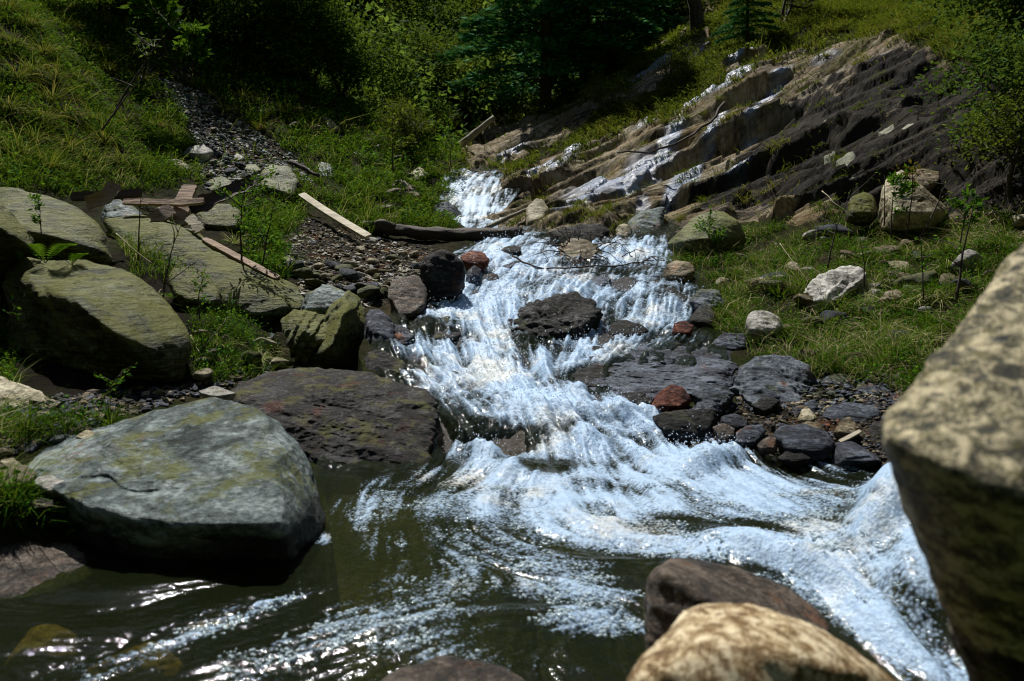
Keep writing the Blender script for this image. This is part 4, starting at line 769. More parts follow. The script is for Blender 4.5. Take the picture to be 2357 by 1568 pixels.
# left slope
SL = [('pale grey split slab on the green slope above the scree', [(408,357),(440,338),(470,332),(493,350),(487,362),(430,360)], 'white'), ('square brown stone under the pale grey split slab', [(375,378),(400,365),(422,370),(442,388),(430,400),(385,393)], 'brown'),
 ('small white cube stone in the middle of the scree', [(530,367),(545,353),(562,362),(554,373)], 'white'), ('green grey flat stone behind the rusty boards', [(456,442),(480,415),(510,406),(535,418),(530,434),(490,448)], 'green'),
 ('long mossy boulder at the top end of the bleached plank', [(596,398),(620,377),(660,384),(687,415),(700,458),(680,470),(648,448),(608,412)], 'green'), ('broad cracked olive block under the rusty boards', [(448,482),(480,468),(530,468),(552,485),(568,522),(540,540),(470,530),(453,505)], 'olive'),
 ('upright green grey stone in the grass above the plank', [(729,385),(740,373),(760,377),(774,405),(767,418),(738,410)], 'grey'), ('bright pale flat stone high on the left slope', [(575,250),(600,242),(624,255),(612,264),(583,260)], 'white'),
 ('long brown rock high on the left slope', [(697,270),(730,265),(760,274),(790,298),(770,305),(728,287)], 'brown'), ('tiny pale stone at the very top of the left slope', [(427,88),(440,82),(452,95),(440,102)], 'pale'),
 ('grey stone at the head of the scree', [(426,254),(450,254),(462,268),(440,266)], 'grey'), ('flat brown rock in the grass right of the long mossy boulder', [(805,352),(825,349),(854,368),(837,380),(810,364)], 'brown'),
 ('pale gold rock in the dark hollow near the white chute', [(941,402),(965,384),(988,398),(982,413),(953,414)], 'pale'), ('brown leaning slab in the grass below the white chute', [(898,422),(925,412),(952,430),(971,457),(950,465),(913,442)], 'brown'),
 ('layered grey ledge stone left of the white chute', [(995,476),(1030,460),(1047,490),(1077,505),(1072,522),(1030,520),(998,494)], 'slate'), ('small white stone in the grass above the log', [(828,412),(838,406),(850,410),(843,417)], 'white'),
 ('thin pale flat stone above the left end of the log', [(893,472),(905,466),(925,478),(915,484)], 'white'), ('second thin pale stone beside the ledge', [(930,482),(945,480),(962,492),(945,494)], 'white'),
 ('tan rounded rock at the low end of the dipping strata', [(1206,524),(1212,480),(1235,454),(1252,458),(1264,480),(1257,502),(1242,524),(1225,528)], 'pale'),
 ('low green rock beside the scree under the slope', [(545,395),(560,380),(590,378),(602,392),(580,405)], 'green'), ('shadowed brown stone among the rusty boards', [(345,505),(362,478),(395,472),(405,490),(388,510)], 'brown')]
for l, o_, m_ in SL: R(l, o_, m_, None, sub=4, p=30)
# ------------------------------------------------------------------ loose stones
def gz1(x, y): return float(ground_z(np.array([x]), np.array([y]))[0])
# rendered ground height (with relief) by nearest grid vertex
from mathutils.kdtree import KDTree
_ui = us_g = None
def surf_z(x, y):
    """height of the built ground under plan points, from its own mesh grid"""
    u = np.interp(x / y, GU, np.arange(len(GU))); v = np.interp(np.log(y), GLY, np.arange(len(GLY)))
    i = np.clip(u.astype(int), 0, len(GU) - 2); j = np.clip(v.astype(int), 0, len(GLY) - 2); fu = u - i; fv = v - j; H = GZ2.reshape(gs)
    return (H[j, i] * (1 - fu) + H[j, i + 1] * fu) * (1 - fv) + (H[j + 1, i] * (1 - fu) + H[j + 1, i + 1] * fu) * fv
GU = (GX.reshape(gs)[0] / GY.reshape(gs)[0]); GLY = np.log(GY.reshape(gs)[:, 0])
def sample_poly(poly, n):
    poly = np.array(poly, float); lo, hi = poly.min(0), poly.max(0); out = np.zeros((0, 2))
    while len(out) < n:
        q = rng.uniform(lo, hi, (n * 3, 2)); out = np.concatenate([out, q[sdist(poly, q[:, 0], q[:, 1]) > 0]])
    return out[:n]
def drop(px, py):
    d = hit(px, py); P = W3(px, py, d); P[:, 2] = surf_z(P[:, 0], P[:, 1]); return P
protos = {}
def proto(mat, k):
    if (mat, k) not in protos:
        r = np.random.default_rng(100 + k); p = r.normal(size=(13, 3)); p /= np.linalg.norm(p, axis=1)[:, None]; p *= np.array([1, .75, .48]) * r.uniform(.8, 1.1)
        V, Fc = rock_shape(p, sub=3, p=30, amp=.03, band=.02, seed=k * 3 + 1); V[:, 2] += .25
        protos[mat, k] = np_mesh('stone_' + mat, V, [Fc], [M[mat]])
    return protos[mat, k]
def stones(poly, n, smin, smax, mats, label, group, bias=2.2, name='stone', flat=1.):
    q = sample_poly(poly, n); P_ = drop(q[:, 0], q[:, 1])
    for i in range(n):
        m_ = mats[rng.integers(len(mats))]; o = link(name, proto(m_, int(rng.integers(6))), loc=P_[i]); s = smin + (smax - smin) * rng.random() ** bias
        o.scale = (s * rng.uniform(.8, 1.3), s * rng.uniform(.8, 1.2), s * rng.uniform(.6, 1.2) * flat)
        o.rotation_euler = (rng.uniform(-.4, .4), rng.uniform(-.4, .4), rng.uniform(0, 6.28)); tag(o, label, 'stone', group)
stones([(690,560),(720,530),(850,550),(960,575),(985,600),(960,635),(900,660),(830,690),(720,680),(690,640)], 72, .035, .13, ['pale','brown','pale','green','white','slate','brown'], 'angular stone lying on the gravel bank between the bleached plank and the black boulder', 'stones on the gravel bank')
stones([(640,620),(720,590),(800,600),(900,640),(900,700),(840,700),(740,670),(700,680)], 22, .08, .19, ['green','pale','olive','brown','slate'], 'fist to head sized stone at the stream end of the gravel bank', 'larger stones on the gravel bank', bias=1.2)
stones([(440,230),(560,300),(700,400),(690,430),(600,410),(560,440),(480,440),(460,330)], 36, .03, .12, ['slate','grey','white','slate','brown','pale'], 'grey stone lying in the dark scree chute of the left slope', 'stones in the scree chute')
stones([(640,230),(860,300),(1000,430),(1000,510),(880,510),(760,420),(700,330)], 24, .05, .22, ['brown','pale','olive','brown','green'], 'weathered stone showing through the grass below the left slope woodland', 'stones in the left slope grass', bias=2.6)
stones([(1640,660),(1720,560),(1850,520),(2100,520),(2357,540),(2357,620),(2150,700),(2050,840),(1900,850),(1750,790),(1680,760)], 68, .06, .22, ['pale','brown','green','white','slate','brown'], 'stone half hidden in the grass of the right bank', 'stones in the right bank grass', bias=2.2)
stones([(1860,590),(2000,520),(2357,520),(2357,600),(2100,640)], 14, .08, .20, ['green','brown','slate','pale'], 'low stone lying near the top of the right bank below the cliff', 'larger stones at the top of the right bank', bias=1.3, flat=.7)
stones([(1540,950),(1700,930),(1900,940),(2040,960),(2030,1040),(1760,1040),(1650,1010)], 28, .018, .055, ['black','slate','wetbrown','brown','slate'], 'little wet stone filling a gap in the dark pile at the right waterline', 'small wet stones at the right waterline')
stones([(1380,870),(1700,890),(1720,945),(1560,945),(1420,915)], 8, .02, .05, ['brown','black','wetbrown','pale'], 'small stone at the wet foot of the dark bedrock hump', 'stones at the foot of the bedrock')
stones([(450,740),(640,800),(700,840),(540,880),(450,900)], 14, .04, .13, ['olive','brown','pale','slate'], 'stone in the dry grass between the olive boulder and the outcrop', 'stones between boulder and outcrop', bias=1.6)
stones([(0,960),(240,950),(200,1010),(20,1040)], 6, .02, .06, ['brown','pale','slate','grey'], 'pebble on the dark soil behind the smooth grey boulder', 'pebbles behind the smooth grey boulder')
stones([(1540,540),(1700,510),(1720,560),(1560,600)], 6, .04, .10, ['white','brown','green'], 'stone beside the smooth green pyramid boulder', 'stones around the pyramid boulder')
def chips(name, poly, n, smin, smax, mats, label):
    U, Fc = ico(1); q = sample_poly(poly, n); P_ = drop(q[:, 0], q[:, 1]); s = smin + (smax - smin) * rng.random(n) ** 2.5
    sc = s[:, None] * rng.uniform(.5, 1.2, (n, 3)) * np.array([1.1, .9, .5]); a = rng.uniform(0, 6.28, n); b = rng.normal(0, .35, n)
    jit = 1 + .28 * rng.normal(size=(n, len(U), 1)).clip(-1.3, 1.3) * .7; V = U[None] * jit * sc[:, None]
    ca, sa, cb, sb = np.cos(a)[:, None], np.sin(a)[:, None], np.cos(b)[:, None], np.sin(b)[:, None]
    x, y, z = V[..., 0], V[..., 1], V[..., 2]; x, z = x * cb - z * sb, x * sb + z * cb; x, y = x * ca - y * sa, x * sa + y * ca
    V = (np.stack([x, y, z], -1) + P_[:, None]).reshape(-1, 3) + np.array([0, 0, .004]); Fa = (Fc[None] + (np.arange(n) * len(U))[:, None, None]).reshape(-1, 3)
    mi = np.repeat(rng.integers(0, len(mats), n), len(Fc))
    tag(link(name, np_mesh(name, V, [Fa], [M[m_] for m_ in mats], smooth=False, mi=mi)), label, 'gravel', kind='stuff')
chips('gravel', [(640,560),(700,505),(850,545),(980,570),(1000,600),(980,650),(900,680),(840,710),(700,690)], 2600, .008, .035, ['pale','white','pale','brown','slate','white','wetbrown'], 'loose pale gravel')
chips('gravel', [(330,150),(400,190),(470,215),(540,265),(620,320),(700,375),(720,425),(640,410),(580,445),(470,440),(450,330),(400,230)], 3800, .012, .05, ['slate','grey','grey','brown','white','slate'], 'grey slate chips of the scree')
chips('gravel', [(1520,940),(1700,925),(1900,940),(2060,950),(2060,1060),(1760,1050),(1600,1010)], 1000, .005, .022, ['black','slate','brown','wetbrown'], 'wet gravel between the dark stones')
chips('gravel', [(1690,850),(2080,860),(2090,960),(1880,955),(1700,930)], 1500, .006, .03, ['slate','bluegrey','brown','black'], 'broken chips between the bedrock lumps')
chips('gravel', [(1650,560),(2357,500),(2357,640),(2100,880),(1750,800),(1640,700)], 1100, .006, .03, ['brown','pale','slate','green'], 'gravel of the right bank')
chips('gravel', [(0,930),(480,880),(640,760),(640,860),(300,960),(0,1050)], 1700, .005, .03, ['brown','slate','black'], 'dark chips under the left boulders')

# ------------------------------------------------------------------ wood
def tube(path, rad, sides=7, cap=True, rough=0, seed=0):
    path = np.asarray(path, float); n = len(path); rad = np.broadcast_to(np.asarray(rad, float), (n,)); t = np.gradient(path, axis=0); t /= np.linalg.norm(t, axis=1)[:, None] + 1e-9
    ref = np.array([0, 0, 1.]) if abs(t[:, 2]).mean() < .8 else np.array([1., 0, 0]); a = np.cross(t, ref); a /= np.linalg.norm(a, axis=1)[:, None] + 1e-9; b = np.cross(t, a)
    th = np.arange(sides) / sides * 2 * np.pi; r = rad[:, None] * np.ones(sides)
    if rough: r = r * (1 + rough * noise3(np.stack([np.cos(th)[None] * 1.5 + 0 * r, np.sin(th)[None] * 1.5 + 0 * r, np.arange(n)[:, None] * .25 + 0 * r], -1).reshape(-1, 3) * 1.3 + seed).reshape(n, sides))
    V = path[:, None] + r[..., None] * (np.cos(th)[None, :, None] * a[:, None] + np.sin(th)[None, :, None] * b[:, None]); V = V.reshape(-1, 3)
    i = np.arange(n * sides).reshape(n, sides); j = np.roll(i, -1, 1); Fq = np.stack([i[:-1], j[:-1], j[1:], i[1:]], -1).reshape(-1, 4); Ft = np.zeros((0, 3), int)
    if cap:
        V = np.concatenate([V, path[[0, -1]]]); k0 = n * sides; Ft = np.concatenate([np.stack([j[0], i[0], np.full(sides, k0)], -1), np.stack([i[-1], j[-1], np.full(sides, k0 + 1)], -1)])
    return V, Fq, Ft
class Mesh:
    def __init__(s): s.V = []; s.Q = []; s.T = []; s.n = 0; s.tint = []
    def add(s, V, Q=None, T=None, tint=None):
        if Q is not None and len(Q): s.Q.append(np.asarray(Q) + s.n)
        if T is not None and len(T): s.T.append(np.asarray(T) + s.n)
        s.V.append(V); s.tint.append(np.full(len(V), .5) if tint is None else np.broadcast_to(tint, (len(V),))); s.n += len(V)
    def mesh(s, name, mats, smooth=True, off=None):
        V = np.concatenate(s.V); V = V - off if off is not None else V
        fs_ = ([np.concatenate(s.Q)] if s.Q else []) + ([np.concatenate(s.T)] if s.T else [])
        return np_mesh(name, V, fs_, mats, smooth, dict(tint=np.concatenate(s.tint)))
def smooth_path(pts, n, wob=0, seed=0):
    pts = np.asarray(pts, float); k_ = np.linspace(0, len(pts) - 1, n); out = np.stack([np.interp(k_, np.arange(len(pts)), pts[:, c_]) for c_ in range(3)], -1)
    for _ in range(2): out[1:-1] = (out[:-2] + out[1:-1] * 2 + out[2:]) / 4
    if wob: out += wob * np.stack([noise3(np.stack([k_ * 1.7 + seed, k_ * 0 + c_ * 5, k_ * 0], -1)) for c_ in range(3)], -1)
    return out
def stick(name, label, cat, pts, r0, r1, mat, group=None, wob=.01, sides=7, n=14, rough=.15, branches=()):
    P_ = W3(*np.array(pts, float).T); path = smooth_path(P_, n, wob, seed=pts[0][0]); m_ = Mesh(); V, Q, T = tube(path, np.linspace(r0, r1, n), sides, rough=rough, seed=pts[0][1]); m_.add(V, Q, T); org = path[0].copy()
    o = tag(link(name, m_.mesh(name, [M[mat]], off=org), loc=org), label, cat, group)
    for b_ in branches:
        bp = W3(*np.array(b_, float).T); mm_ = Mesh(); pth = smooth_path(bp, 8, wob * .6, seed=b_[0][0]); V, Q, T = tube(pth, np.linspace(r1 * 1.1 if len(branches) < 3 else r1, r1 * .35, 8), 5); mm_.add(V, Q, T); link('branch', mm_.mesh('branch', [M[mat]], off=org), parent=o)
    return o
stick('fallen_log', 'dark rotting log lying across the stream above the rapids', 'log', [(838,520,9.0),(900,528,8.95),(1000,540,8.9),(1100,543,8.85),(1203,541,8.75)], .055, .085, 'trunk', sides=18, n=34, rough=.35, wob=.02, branches=[[(900,528,8.9),(880,515,8.8),(865,514,8.75)]])
stick('branch', 'pale barkless branch leaning from the stream onto the rock slope', 'branch', [(1118,527,9.6),(1160,505,9.9),(1195,490,10.1),(1235,472,10.3)], .03, .02, 'palebark', sides=9)
stick('fallen_log', 'slim pale fallen trunk on the dark slope above the white chute', 'log', [(1046,347,16.6),(1080,318,16.6),(1110,293,16.6),(1138,270,16.6)], .085, .055, 'palebark', sides=10, rough=.2)
stick('branch', 'dark branch arching over the dipping strata from the right', 'branch', [(1420,352,11.4),(1500,349,11.2),(1570,330,11),(1630,285,11.2),(1670,235,11.6)], .012, .02, 'twig', wob=.05)
stick('branch', 'charred branch lying beside the long mossy boulder', 'branch', [(668,373,9.6),(700,388,9.4),(735,405,9.3)], .03, .02, 'twig', rough=.4, wob=.03)
stick('driftwood', 'thin dark stick lying across the gravel bank', 'stick', [(893,634,6.9),(930,632,6.9),(958,638,6.9)], .012, .008, 'twig')
def board(name, label, cat, pts, width, thick, mat, up=(0, -.5, 1), curl=0, twist=0, ragged=.1, n=22):
    P_ = smooth_path(W3(*np.array(pts, float).T), n); t = np.gradient(P_, axis=0); t /= np.linalg.norm(t, axis=1)[:, None]; u = np.array(up, float); side = np.cross(t, u); side /= np.linalg.norm(side, axis=1)[:, None]; nn = np.cross(side, t)
    a = np.linspace(0, twist, n)[:, None]; side, nn = side * np.cos(a) + nn * np.sin(a), nn * np.cos(a) - side * np.sin(a)
    c_ = np.linspace(-1, 1, 7); rows = []; wv = np.array([width * (1 + ragged * noise3(np.array([[i * .35, pts[0][0], 0]]))[0]) for i in range(n)]) / 2; wv[0] *= 1 - ragged; wv[-1] *= 1 - ragged
    for sgn in (1, -1):
        cc = c_ if sgn > 0 else c_[::-1]
        rows.append(P_[:, None] + side[:, None] * (wv[:, None] * cc[None])[..., None] + nn[:, None] * ((sgn * thick / 2 + curl * width * (cc ** 2))[None, :, None] + 0 * P_[:, None, :1]))
    V = np.concatenate(rows, 1); s_ = 14; V = V.reshape(-1, 3); i = np.arange(n * s_).reshape(n, s_); j = np.roll(i, -1, 1); Q = np.stack([i[:-1], j[:-1], j[1:], i[1:]], -1).reshape(-1, 4)
    caps = [[i[r][k_], i[r][k_ + 1], i[r][12 - k_], i[r][13 - k_]] for r in (0, n - 1) for k_ in range(6)]
    m_ = Mesh(); m_.add(V, np.concatenate([Q, np.array(caps)])); org = P_[0]
    return tag(link(name, m_.mesh(name, [M[mat]], smooth=False, off=org), loc=org), label, cat)
board('plank', 'bleached straight plank propped on the left bank beside the fallen log', 'plank', [(694,448,9.1),(740,480,8.85),(800,517,8.55),(848,545,8.3)], .088, .03, 'plank', up=(.25, -.75, .75), ragged=.10)
board('bark_sheet', 'curled brown bark piece standing up at the left of the wood heap', 'bark', [(200,470,5.7),(225,490,5.65),(245,455,5.7),(268,425,5.75)][::2] + [(268,424,5.75)], .10, .015, 'driftwood', up=(.3, -1, .3), curl=.15, ragged=.3)
board('board', 'dark weathered board lying behind the wood heap', 'board', [(165,453,6.6),(250,450,6.6),(325,444,6.6)], .07, .03, 'darkwood', up=(0, -.9, .4), ragged=.15)
board('board', 'long thin brown board crossing the wood heap', 'board', [(285,465,6.5),(360,466,6.45),(430,467,6.4),(470,462,6.4)], .055, .025, 'driftwood', up=(0, -.8, .6), ragged=.25)
board('bark_sheet', 'long dark curved bark strip rising to a point at the right of the wood heap', 'bark', [(440,485,6.5),(480,466,6.5),(520,448,6.6),(550,436,6.7),(585,417,6.8)], .12, .02, 'darkwood', up=(.2, -1, .5), curl=.2, ragged=.5)
board('board', 'short broad pinkish board standing upright in the wood heap', 'board', [(410,520,6.35),(415,490,6.4),(425,455,6.5),(438,428,6.6)], .13, .025, 'driftwood', up=(0, -1, .1), ragged=.35)
board('board', 'broken pinkish board leaning under the curved bark strip', 'board', [(350,508,6.3),(372,495,6.3),(398,482,6.35)], .12, .03, 'driftwood', up=(.2, -1, .6), ragged=.4)
board('board', 'pale split board end at the front of the wood heap', 'board', [(435,500,6.25),(450,515,6.2),(462,533,6.15)], .08, .02, 'plank', up=(.1, -1, .4), ragged=.5)
board('board', 'rusty brown plank edge resting along the long slanting slab', 'board', [(470,552,6.05),(540,590,5.95),(600,622,5.85),(640,642,5.8)], .06, .03, 'driftwood', up=(.2, -.5, 1), ragged=.3)
board('wood_splinter', 'short bright splinter of wood lying by the stone pile', 'splinter', [(1932,1017,3.38),(1955,1006,3.4),(1980,992,3.42)], .018, .008, 'plank', ragged=.3, n=8)
# tangled dead twigs on the stone in the cascade
def twig_tangle(label, cx, cy, d, rx, ry, n, group=None):
    org = W3(cx, cy, d); o = empty('dead_branches', org, label, 'dead branches', group)
    for i in range(n):
        a = rng.uniform(0, 6.28); x0, y0 = cx + rx * .5 * math.cos(a), cy + ry * .5 * math.sin(a); a2 = a + rng.normal(0, .8); L = rng.uniform(.5, 1.3)
        pts = [(x0, y0, d), (x0 + rx * L * .5 * math.cos(a2), y0 + ry * L * .5 * math.sin(a2) - 8, d - .12), (x0 + rx * L * math.cos(a2), y0 + ry * L * math.sin(a2), d - rng.uniform(0, .25))]
        m_ = Mesh(); pth = smooth_path(W3(*np.array(pts).T), 9, .02, i); V, Q, T = tube(pth, np.linspace(.006, .002, 9), 4); m_.add(V, Q, T)
        for j in range(3):
            s0 = pth[rng.integers(2, 7)]; e_ = s0 + rng.normal(0, .09, 3); V, Q, T = tube(smooth_path([s0, (s0 + e_) / 2 + rng.normal(0, .015, 3), e_], 5), np.linspace(.003, .0012, 5), 3); m_.add(V, Q, T)
        link('twig', m_.mesh('twig', [M['twig']], off=org), parent=o)
twig_tangle('tangle of bare twigs caught on the tan brown boulder in the cascade', 1335, 575, 7.55, 75, 45, 26)
twig_tangle('bare twigs trailing into the upper cascade beside the grass bank', 1440, 600, 7.6, 80, 18, 9)
stick('branch', 'thin bent branch hanging over the head of the rapids', 'branch', [(1180,590,7.2),(1215,612,7.1),(1280,620,7.0),(1400,612,7.1),(1480,605,7.3)], .009, .005, 'twig', wob=.03)
# ------------------------------------------------------------------ grass and herbs
def blades(P_, up, lean, ln, wd, tint, curve=.9):
    """one blade per point: quad + tip triangle, bending along lean"""
    n = len(P_); s = np.cross(up, lean); s += rng.normal(0, .5, (n, 3)); s -= (s * up).sum(1)[:, None] * up; s /= np.linalg.norm(s, axis=1)[:, None] + 1e-9
    def at(t): return P_ + ln[:, None] * (up * t * (1 - .35 * curve * t) + lean * curve * t * t)
    a, b, c_ = at(0.), at(.55), at(1.); w_ = wd[:, None] / 2
    V = np.stack([a - s * w_, a + s * w_, b + s * w_ * .8, b - s * w_ * .8, c_], 1).reshape(-1, 3); i = np.arange(n)[:, None] * 5
    return V, i + np.array([[0, 1, 2, 3]]), i + np.array([[3, 2, 4]]), np.repeat(tint, 5)
def leafs(P_, size, tint, upb=.6, aspect=.5, dirs=None):
    n = len(P_); a = rng.normal(size=(n, 3)) if dirs is None else dirs + rng.normal(0, .35, (n, 3)); a[:, 2] *= .6; a /= np.linalg.norm(a, axis=1)[:, None]; nn = rng.normal(size=(n, 3)) + np.array([0, 0, upb * 2]); b = np.cross(nn, a); b /= np.linalg.norm(b, axis=1)[:, None] + 1e-9
    s = size[:, None] if np.ndim(size) else size; V = np.stack([P_, P_ + a * s * .5 + b * s * aspect * .5, P_ + a * s, P_ + a * s * .5 - b * s * aspect * .5], 1).reshape(-1, 3)
    return V, np.arange(n)[:, None] * 4 + np.array([[0, 1, 2, 3]]), np.repeat(tint, 4)
VZ = dict(
 left=[[(-600,-300),(900,-300),(900,240),(1050,350),(1060,420),(1040,480),(1045,525),(860,522),(840,540),(700,450),(690,600),(640,640),(560,620),(540,440),(180,442),(-600,442)]],
 leftlow=[[(430,700),(560,720),(650,800),(640,850),(500,885),(440,880),(440,760)], [(-100,985),(250,955),(215,1000),(0,1055),(-100,1050)], [(-60,1120),(100,1130),(190,1200),(180,1240),(-60,1190)],[(280,560),(400,600),(450,640),(300,640)],[(0,590),(30,590),(30,900),(0,900)]],
 right=[[(1470,612),(1520,580),(1620,575),(1720,525),(1900,500),(2357,485),(2700,500),(2700,960),(2150,945),(2020,895),(1880,880),(1740,815),(1640,750),(1640,660)]],
 gold=[[(1040,335),(1180,270),(1260,240),(1400,150),(1500,60),(1560,-200),(2800,-200),(2800,160),(2200,150),(2060,80),(1900,95),(1760,130),(1620,225),(1500,290),(1400,325),(1280,350),(1180,395),(1140,405),(1050,400)]],
)
SCREE = Z['scree']
def sample_ground(zone_, n, dens=None, ymin=2.0, ymax=40, umax=1.0, drop_slab=True, uneven=.35):
    out = np.zeros((0, 3)); tries = 0
    while len(out) < n and tries < 60:
        tries += 1; m_ = n * 2; y = np.exp(rng.uniform(math.log(ymin), math.log(ymax), m_)); x = y * rng.uniform(-umax, umax, m_); z = surf_z(x, y); P_ = np.stack([x, y, z], -1); px_, py_ = to_px(P_)
        jx = 22 * noise2(x * 1.3, y * 1.3); s = np.max([sdist(p, px_ + jx, py_ + jx) for p in VZ[zone_]], 0); ok = s > rng.uniform(-12, 14, m_)
        wz = W0(x, y); wx_, wy_ = to_px(np.stack([x, y, wz], -1)); ok &= (sdist(STREAM, wx_, wy_) < -4) | (y > 15)
        sc = np.max([sdist(p, px_, py_) for p in SCREE + [Z['gravel'][0]]], 0); ok &= (sc < 0) | (rng.random(m_) < .04)
        if drop_slab: sl_ = np.max([sdist(p, px_ + jx, py_ + jx) for p in Z['slab']], 0); ok &= (sl_ < 2) | (rng.random(m_) < .015)
        if uneven: ok &= rng.random(m_) < np.clip(.5 + uneven * 4 * fbm2(x * 2.3, y * 2.3, 3), .05, 1)
        if dens is not None: ok &= rng.random(m_) < dens(px_, py_)
        out = np.concatenate([out, P_[ok]])
    return out[:n]
def downhill(P_, e=.15):
    gx = (surf_s(P_[:, 0] + e, P_[:, 1]) - surf_s(P_[:, 0] - e, P_[:, 1])) / (2 * e); gy = (surf_s(P_[:, 0], P_[:, 1] + e) - surf_s(P_[:, 0], P_[:, 1] - e)) / (2 * e)
    g = np.stack([-gx, -gy, -(gx * gx + gy * gy)], -1); return g / (1 + np.linalg.norm(g, axis=1))[:, None]
def surf_s(x, y): return T0(x, y)
def field(name, label, mat, zone_, n, hmin, hmax, wid, leanz=.8, tint=(0, 1), tbias=1., **kw):
    P_ = sample_ground(zone_, n, **kw); n = len(P_); dn = downhill(P_); r = rng.normal(0, .55, (n, 3)); r[:, 2] *= .2; lean = dn * leanz + r
    lean = lean / np.maximum(np.linalg.norm(lean, axis=1), .35)[:, None]; up = np.array([0, 0, 1.]) + rng.normal(0, .22, (n, 3)) + dn * .3; up /= np.linalg.norm(up, axis=1)[:, None]
    patch = .5 + .5 * fbm2(P_[:, 0] * .8 + 9, P_[:, 1] * .8, 3); ln = (hmin + (hmax - hmin) * rng.random(n) ** 1.6) * (.25 + 1.4 * patch)
    t = np.clip(tint[0] + (tint[1] - tint[0]) * (rng.random(n) ** tbias * .55 + .45 * sstep(.25, .75, patch + .25 * fbm2(P_[:, 0] * 3 + 2, P_[:, 1] * 3, 2))), 0, 1)
    wd = np.maximum(wid, .00085 * P_[:, 1]) * rng.uniform(.7, 1.3, n); V, Q, T, tt = blades(P_ - up * .01, up, lean, ln, wd, t)
    return tag(link(name, np_mesh(name, V, [Q, T], [M[mat]], True, dict(tint=tt))), label, 'grass', kind='stuff')
def herbs(name, label, mat, zone_, n, size, hmax, tbias=1., **kw):
    P_ = sample_ground(zone_, n, **kw); n = len(P_); P_ = P_ + np.array([0, 0, 1.]) * (rng.random(n) ** 1.5 * hmax)[:, None]; t = rng.random(n) ** tbias
    V, Q, tt = leafs(P_, size * np.maximum(1, P_[:, 1] / 9) * rng.uniform(.5, 1.3, n), t)
    return tag(link(name, np_mesh(name, V, [Q], [M[mat]], True, dict(tint=tt))), label, 'herbs', kind='stuff')
field('slope_grass', 'lush hanging grass of the left slope', 'grass_left', 'left', 120000, .05, .26, .004, leanz=1.2, tbias=1.3, ymin=6, ymax=24, uneven=.8)
field('slope_grass', 'longer straw coloured grass mixed into the left slope', 'grass_left', 'left', 9000, .2, .5, .004, leanz=1.6, tint=(.75, 1), ymin=6, ymax=24, uneven=.6)
herbs('slope_herbs', 'small leafy herbs covering the left slope', 'leaf_bright', 'left', 100000, .04, .16, 1.3, ymin=6, ymax=24, uneven=.9)
field('bank_grass', 'grass on the low left bank', 'grass_right', 'leftlow', 6500, .04, .2, .0028, ymin=2.2, ymax=7, drop_slab=False)
herbs('bank_herbs', 'small herbs on the low left bank', 'leaf_bright', 'leftlow', 3500, .022, .10, ymin=2.2, ymax=7, drop_slab=False)
field('bank_grass', 'short green and straw grass on the right bank', 'grass_right', 'right', 28000, .05, .24, .0026, tbias=1.1, ymin=3.4, ymax=11, drop_slab=False, uneven=.9)
field('bank_grass', 'bleached dry blades lying through the right bank grass', 'leaf_straw', 'right', 7000, .08, .30, .0026, leanz=1.8, ymin=3.4, ymax=11, drop_slab=False, uneven=.8)
herbs('bank_herbs', 'moss and tiny herbs on the right bank', 'leaf_bright', 'right', 60000, .022, .10, 1.3, ymin=3.4, ymax=11, drop_slab=False, uneven=1.0)
field('hill_grass', 'yellow green grass above the rock slope', 'grass_gold', 'gold', 110000, .08, .34, .005, leanz=1.3, tbias=1.2, ymin=8, ymax=40)
herbs('hill_herbs', 'low herbs above the rock slope', 'leaf_olive', 'gold', 40000, .045, .15, ymin=8, ymax=40)

VZ['slabveg'] = [Z['slab'][0]]
field('crack_grass', 'moss and short grass in the joints of the rock slope', 'grass_gold', 'slabveg', 9000, .04, .16, .005, leanz=1.2, ymin=8, ymax=16, drop_slab=False, uneven=1.2, dens=lambda px_, py_: sstep(2150, 1900, px_) * sstep(.1, .35, noise2(px_ * .011, (py_ + px_ * .62) * .05)))
# ------------------------------------------------------------------ single tufts
def tuft_mesh(n, h, wd, mat, spread=.6, tint=(0, 1), seed=0, seg=6, tb=1.):
    r = np.random.default_rng(seed); m_ = Mesh()
    for i in range(n):
        a = r.uniform(0, 6.28); L = h * r.uniform(.45, 1.1); out = np.array([math.cos(a), math.sin(a), 0]); b0 = out * r.uniform(0, .035); sprd = spread * r.uniform(.3, 1.5); dr = r.uniform(.5, 1.6); t = np.linspace(0, 1, seg)[:, None]
        el = math.atan2(1, sprd); pth = b0 + L * (out * math.cos(el) * t + np.array([0, 0, 1]) * (math.sin(el) * t - .55 * dr * t * t * (.5 + .5 * sprd))); sd_v = np.array([-math.sin(a), math.cos(a), r.normal(0, .3)]) * wd / 2
        wv = np.array([.8, 1, .95, .75, .45, .06])[:seg, None] if seg == 6 else np.linspace(1, .1, seg)[:, None]
        V = np.concatenate([pth - sd_v * wv, pth + sd_v * wv]); k_ = np.arange(seg - 1); Q = np.stack([k_, k_ + 1, k_ + 1 + seg, k_ + seg], -1); m_.add(V, Q, tint=np.clip(tint[0] + (tint[1] - tint[0]) * r.random() ** tb + .0 * V[:, 0], 0, 1))
    return m_.mesh('grass_blades', [M[mat]])
TM = {('g', k_): tuft_mesh(70, .26, .0055, 'grass_right', .8, (.3, .75), 20 + k_) for k_ in range(3)}
TM.update({('s', k_): tuft_mesh(60, .28, .0035, 'grass_right', 1.3, (.55, 1), 40 + k_, tb=.6) for k_ in range(3)})
TM.update({('h', k_): tuft_mesh(110, .5, .007, 'grass_gold', 1.2, (.2, 1), 60 + k_) for k_ in range(2)})
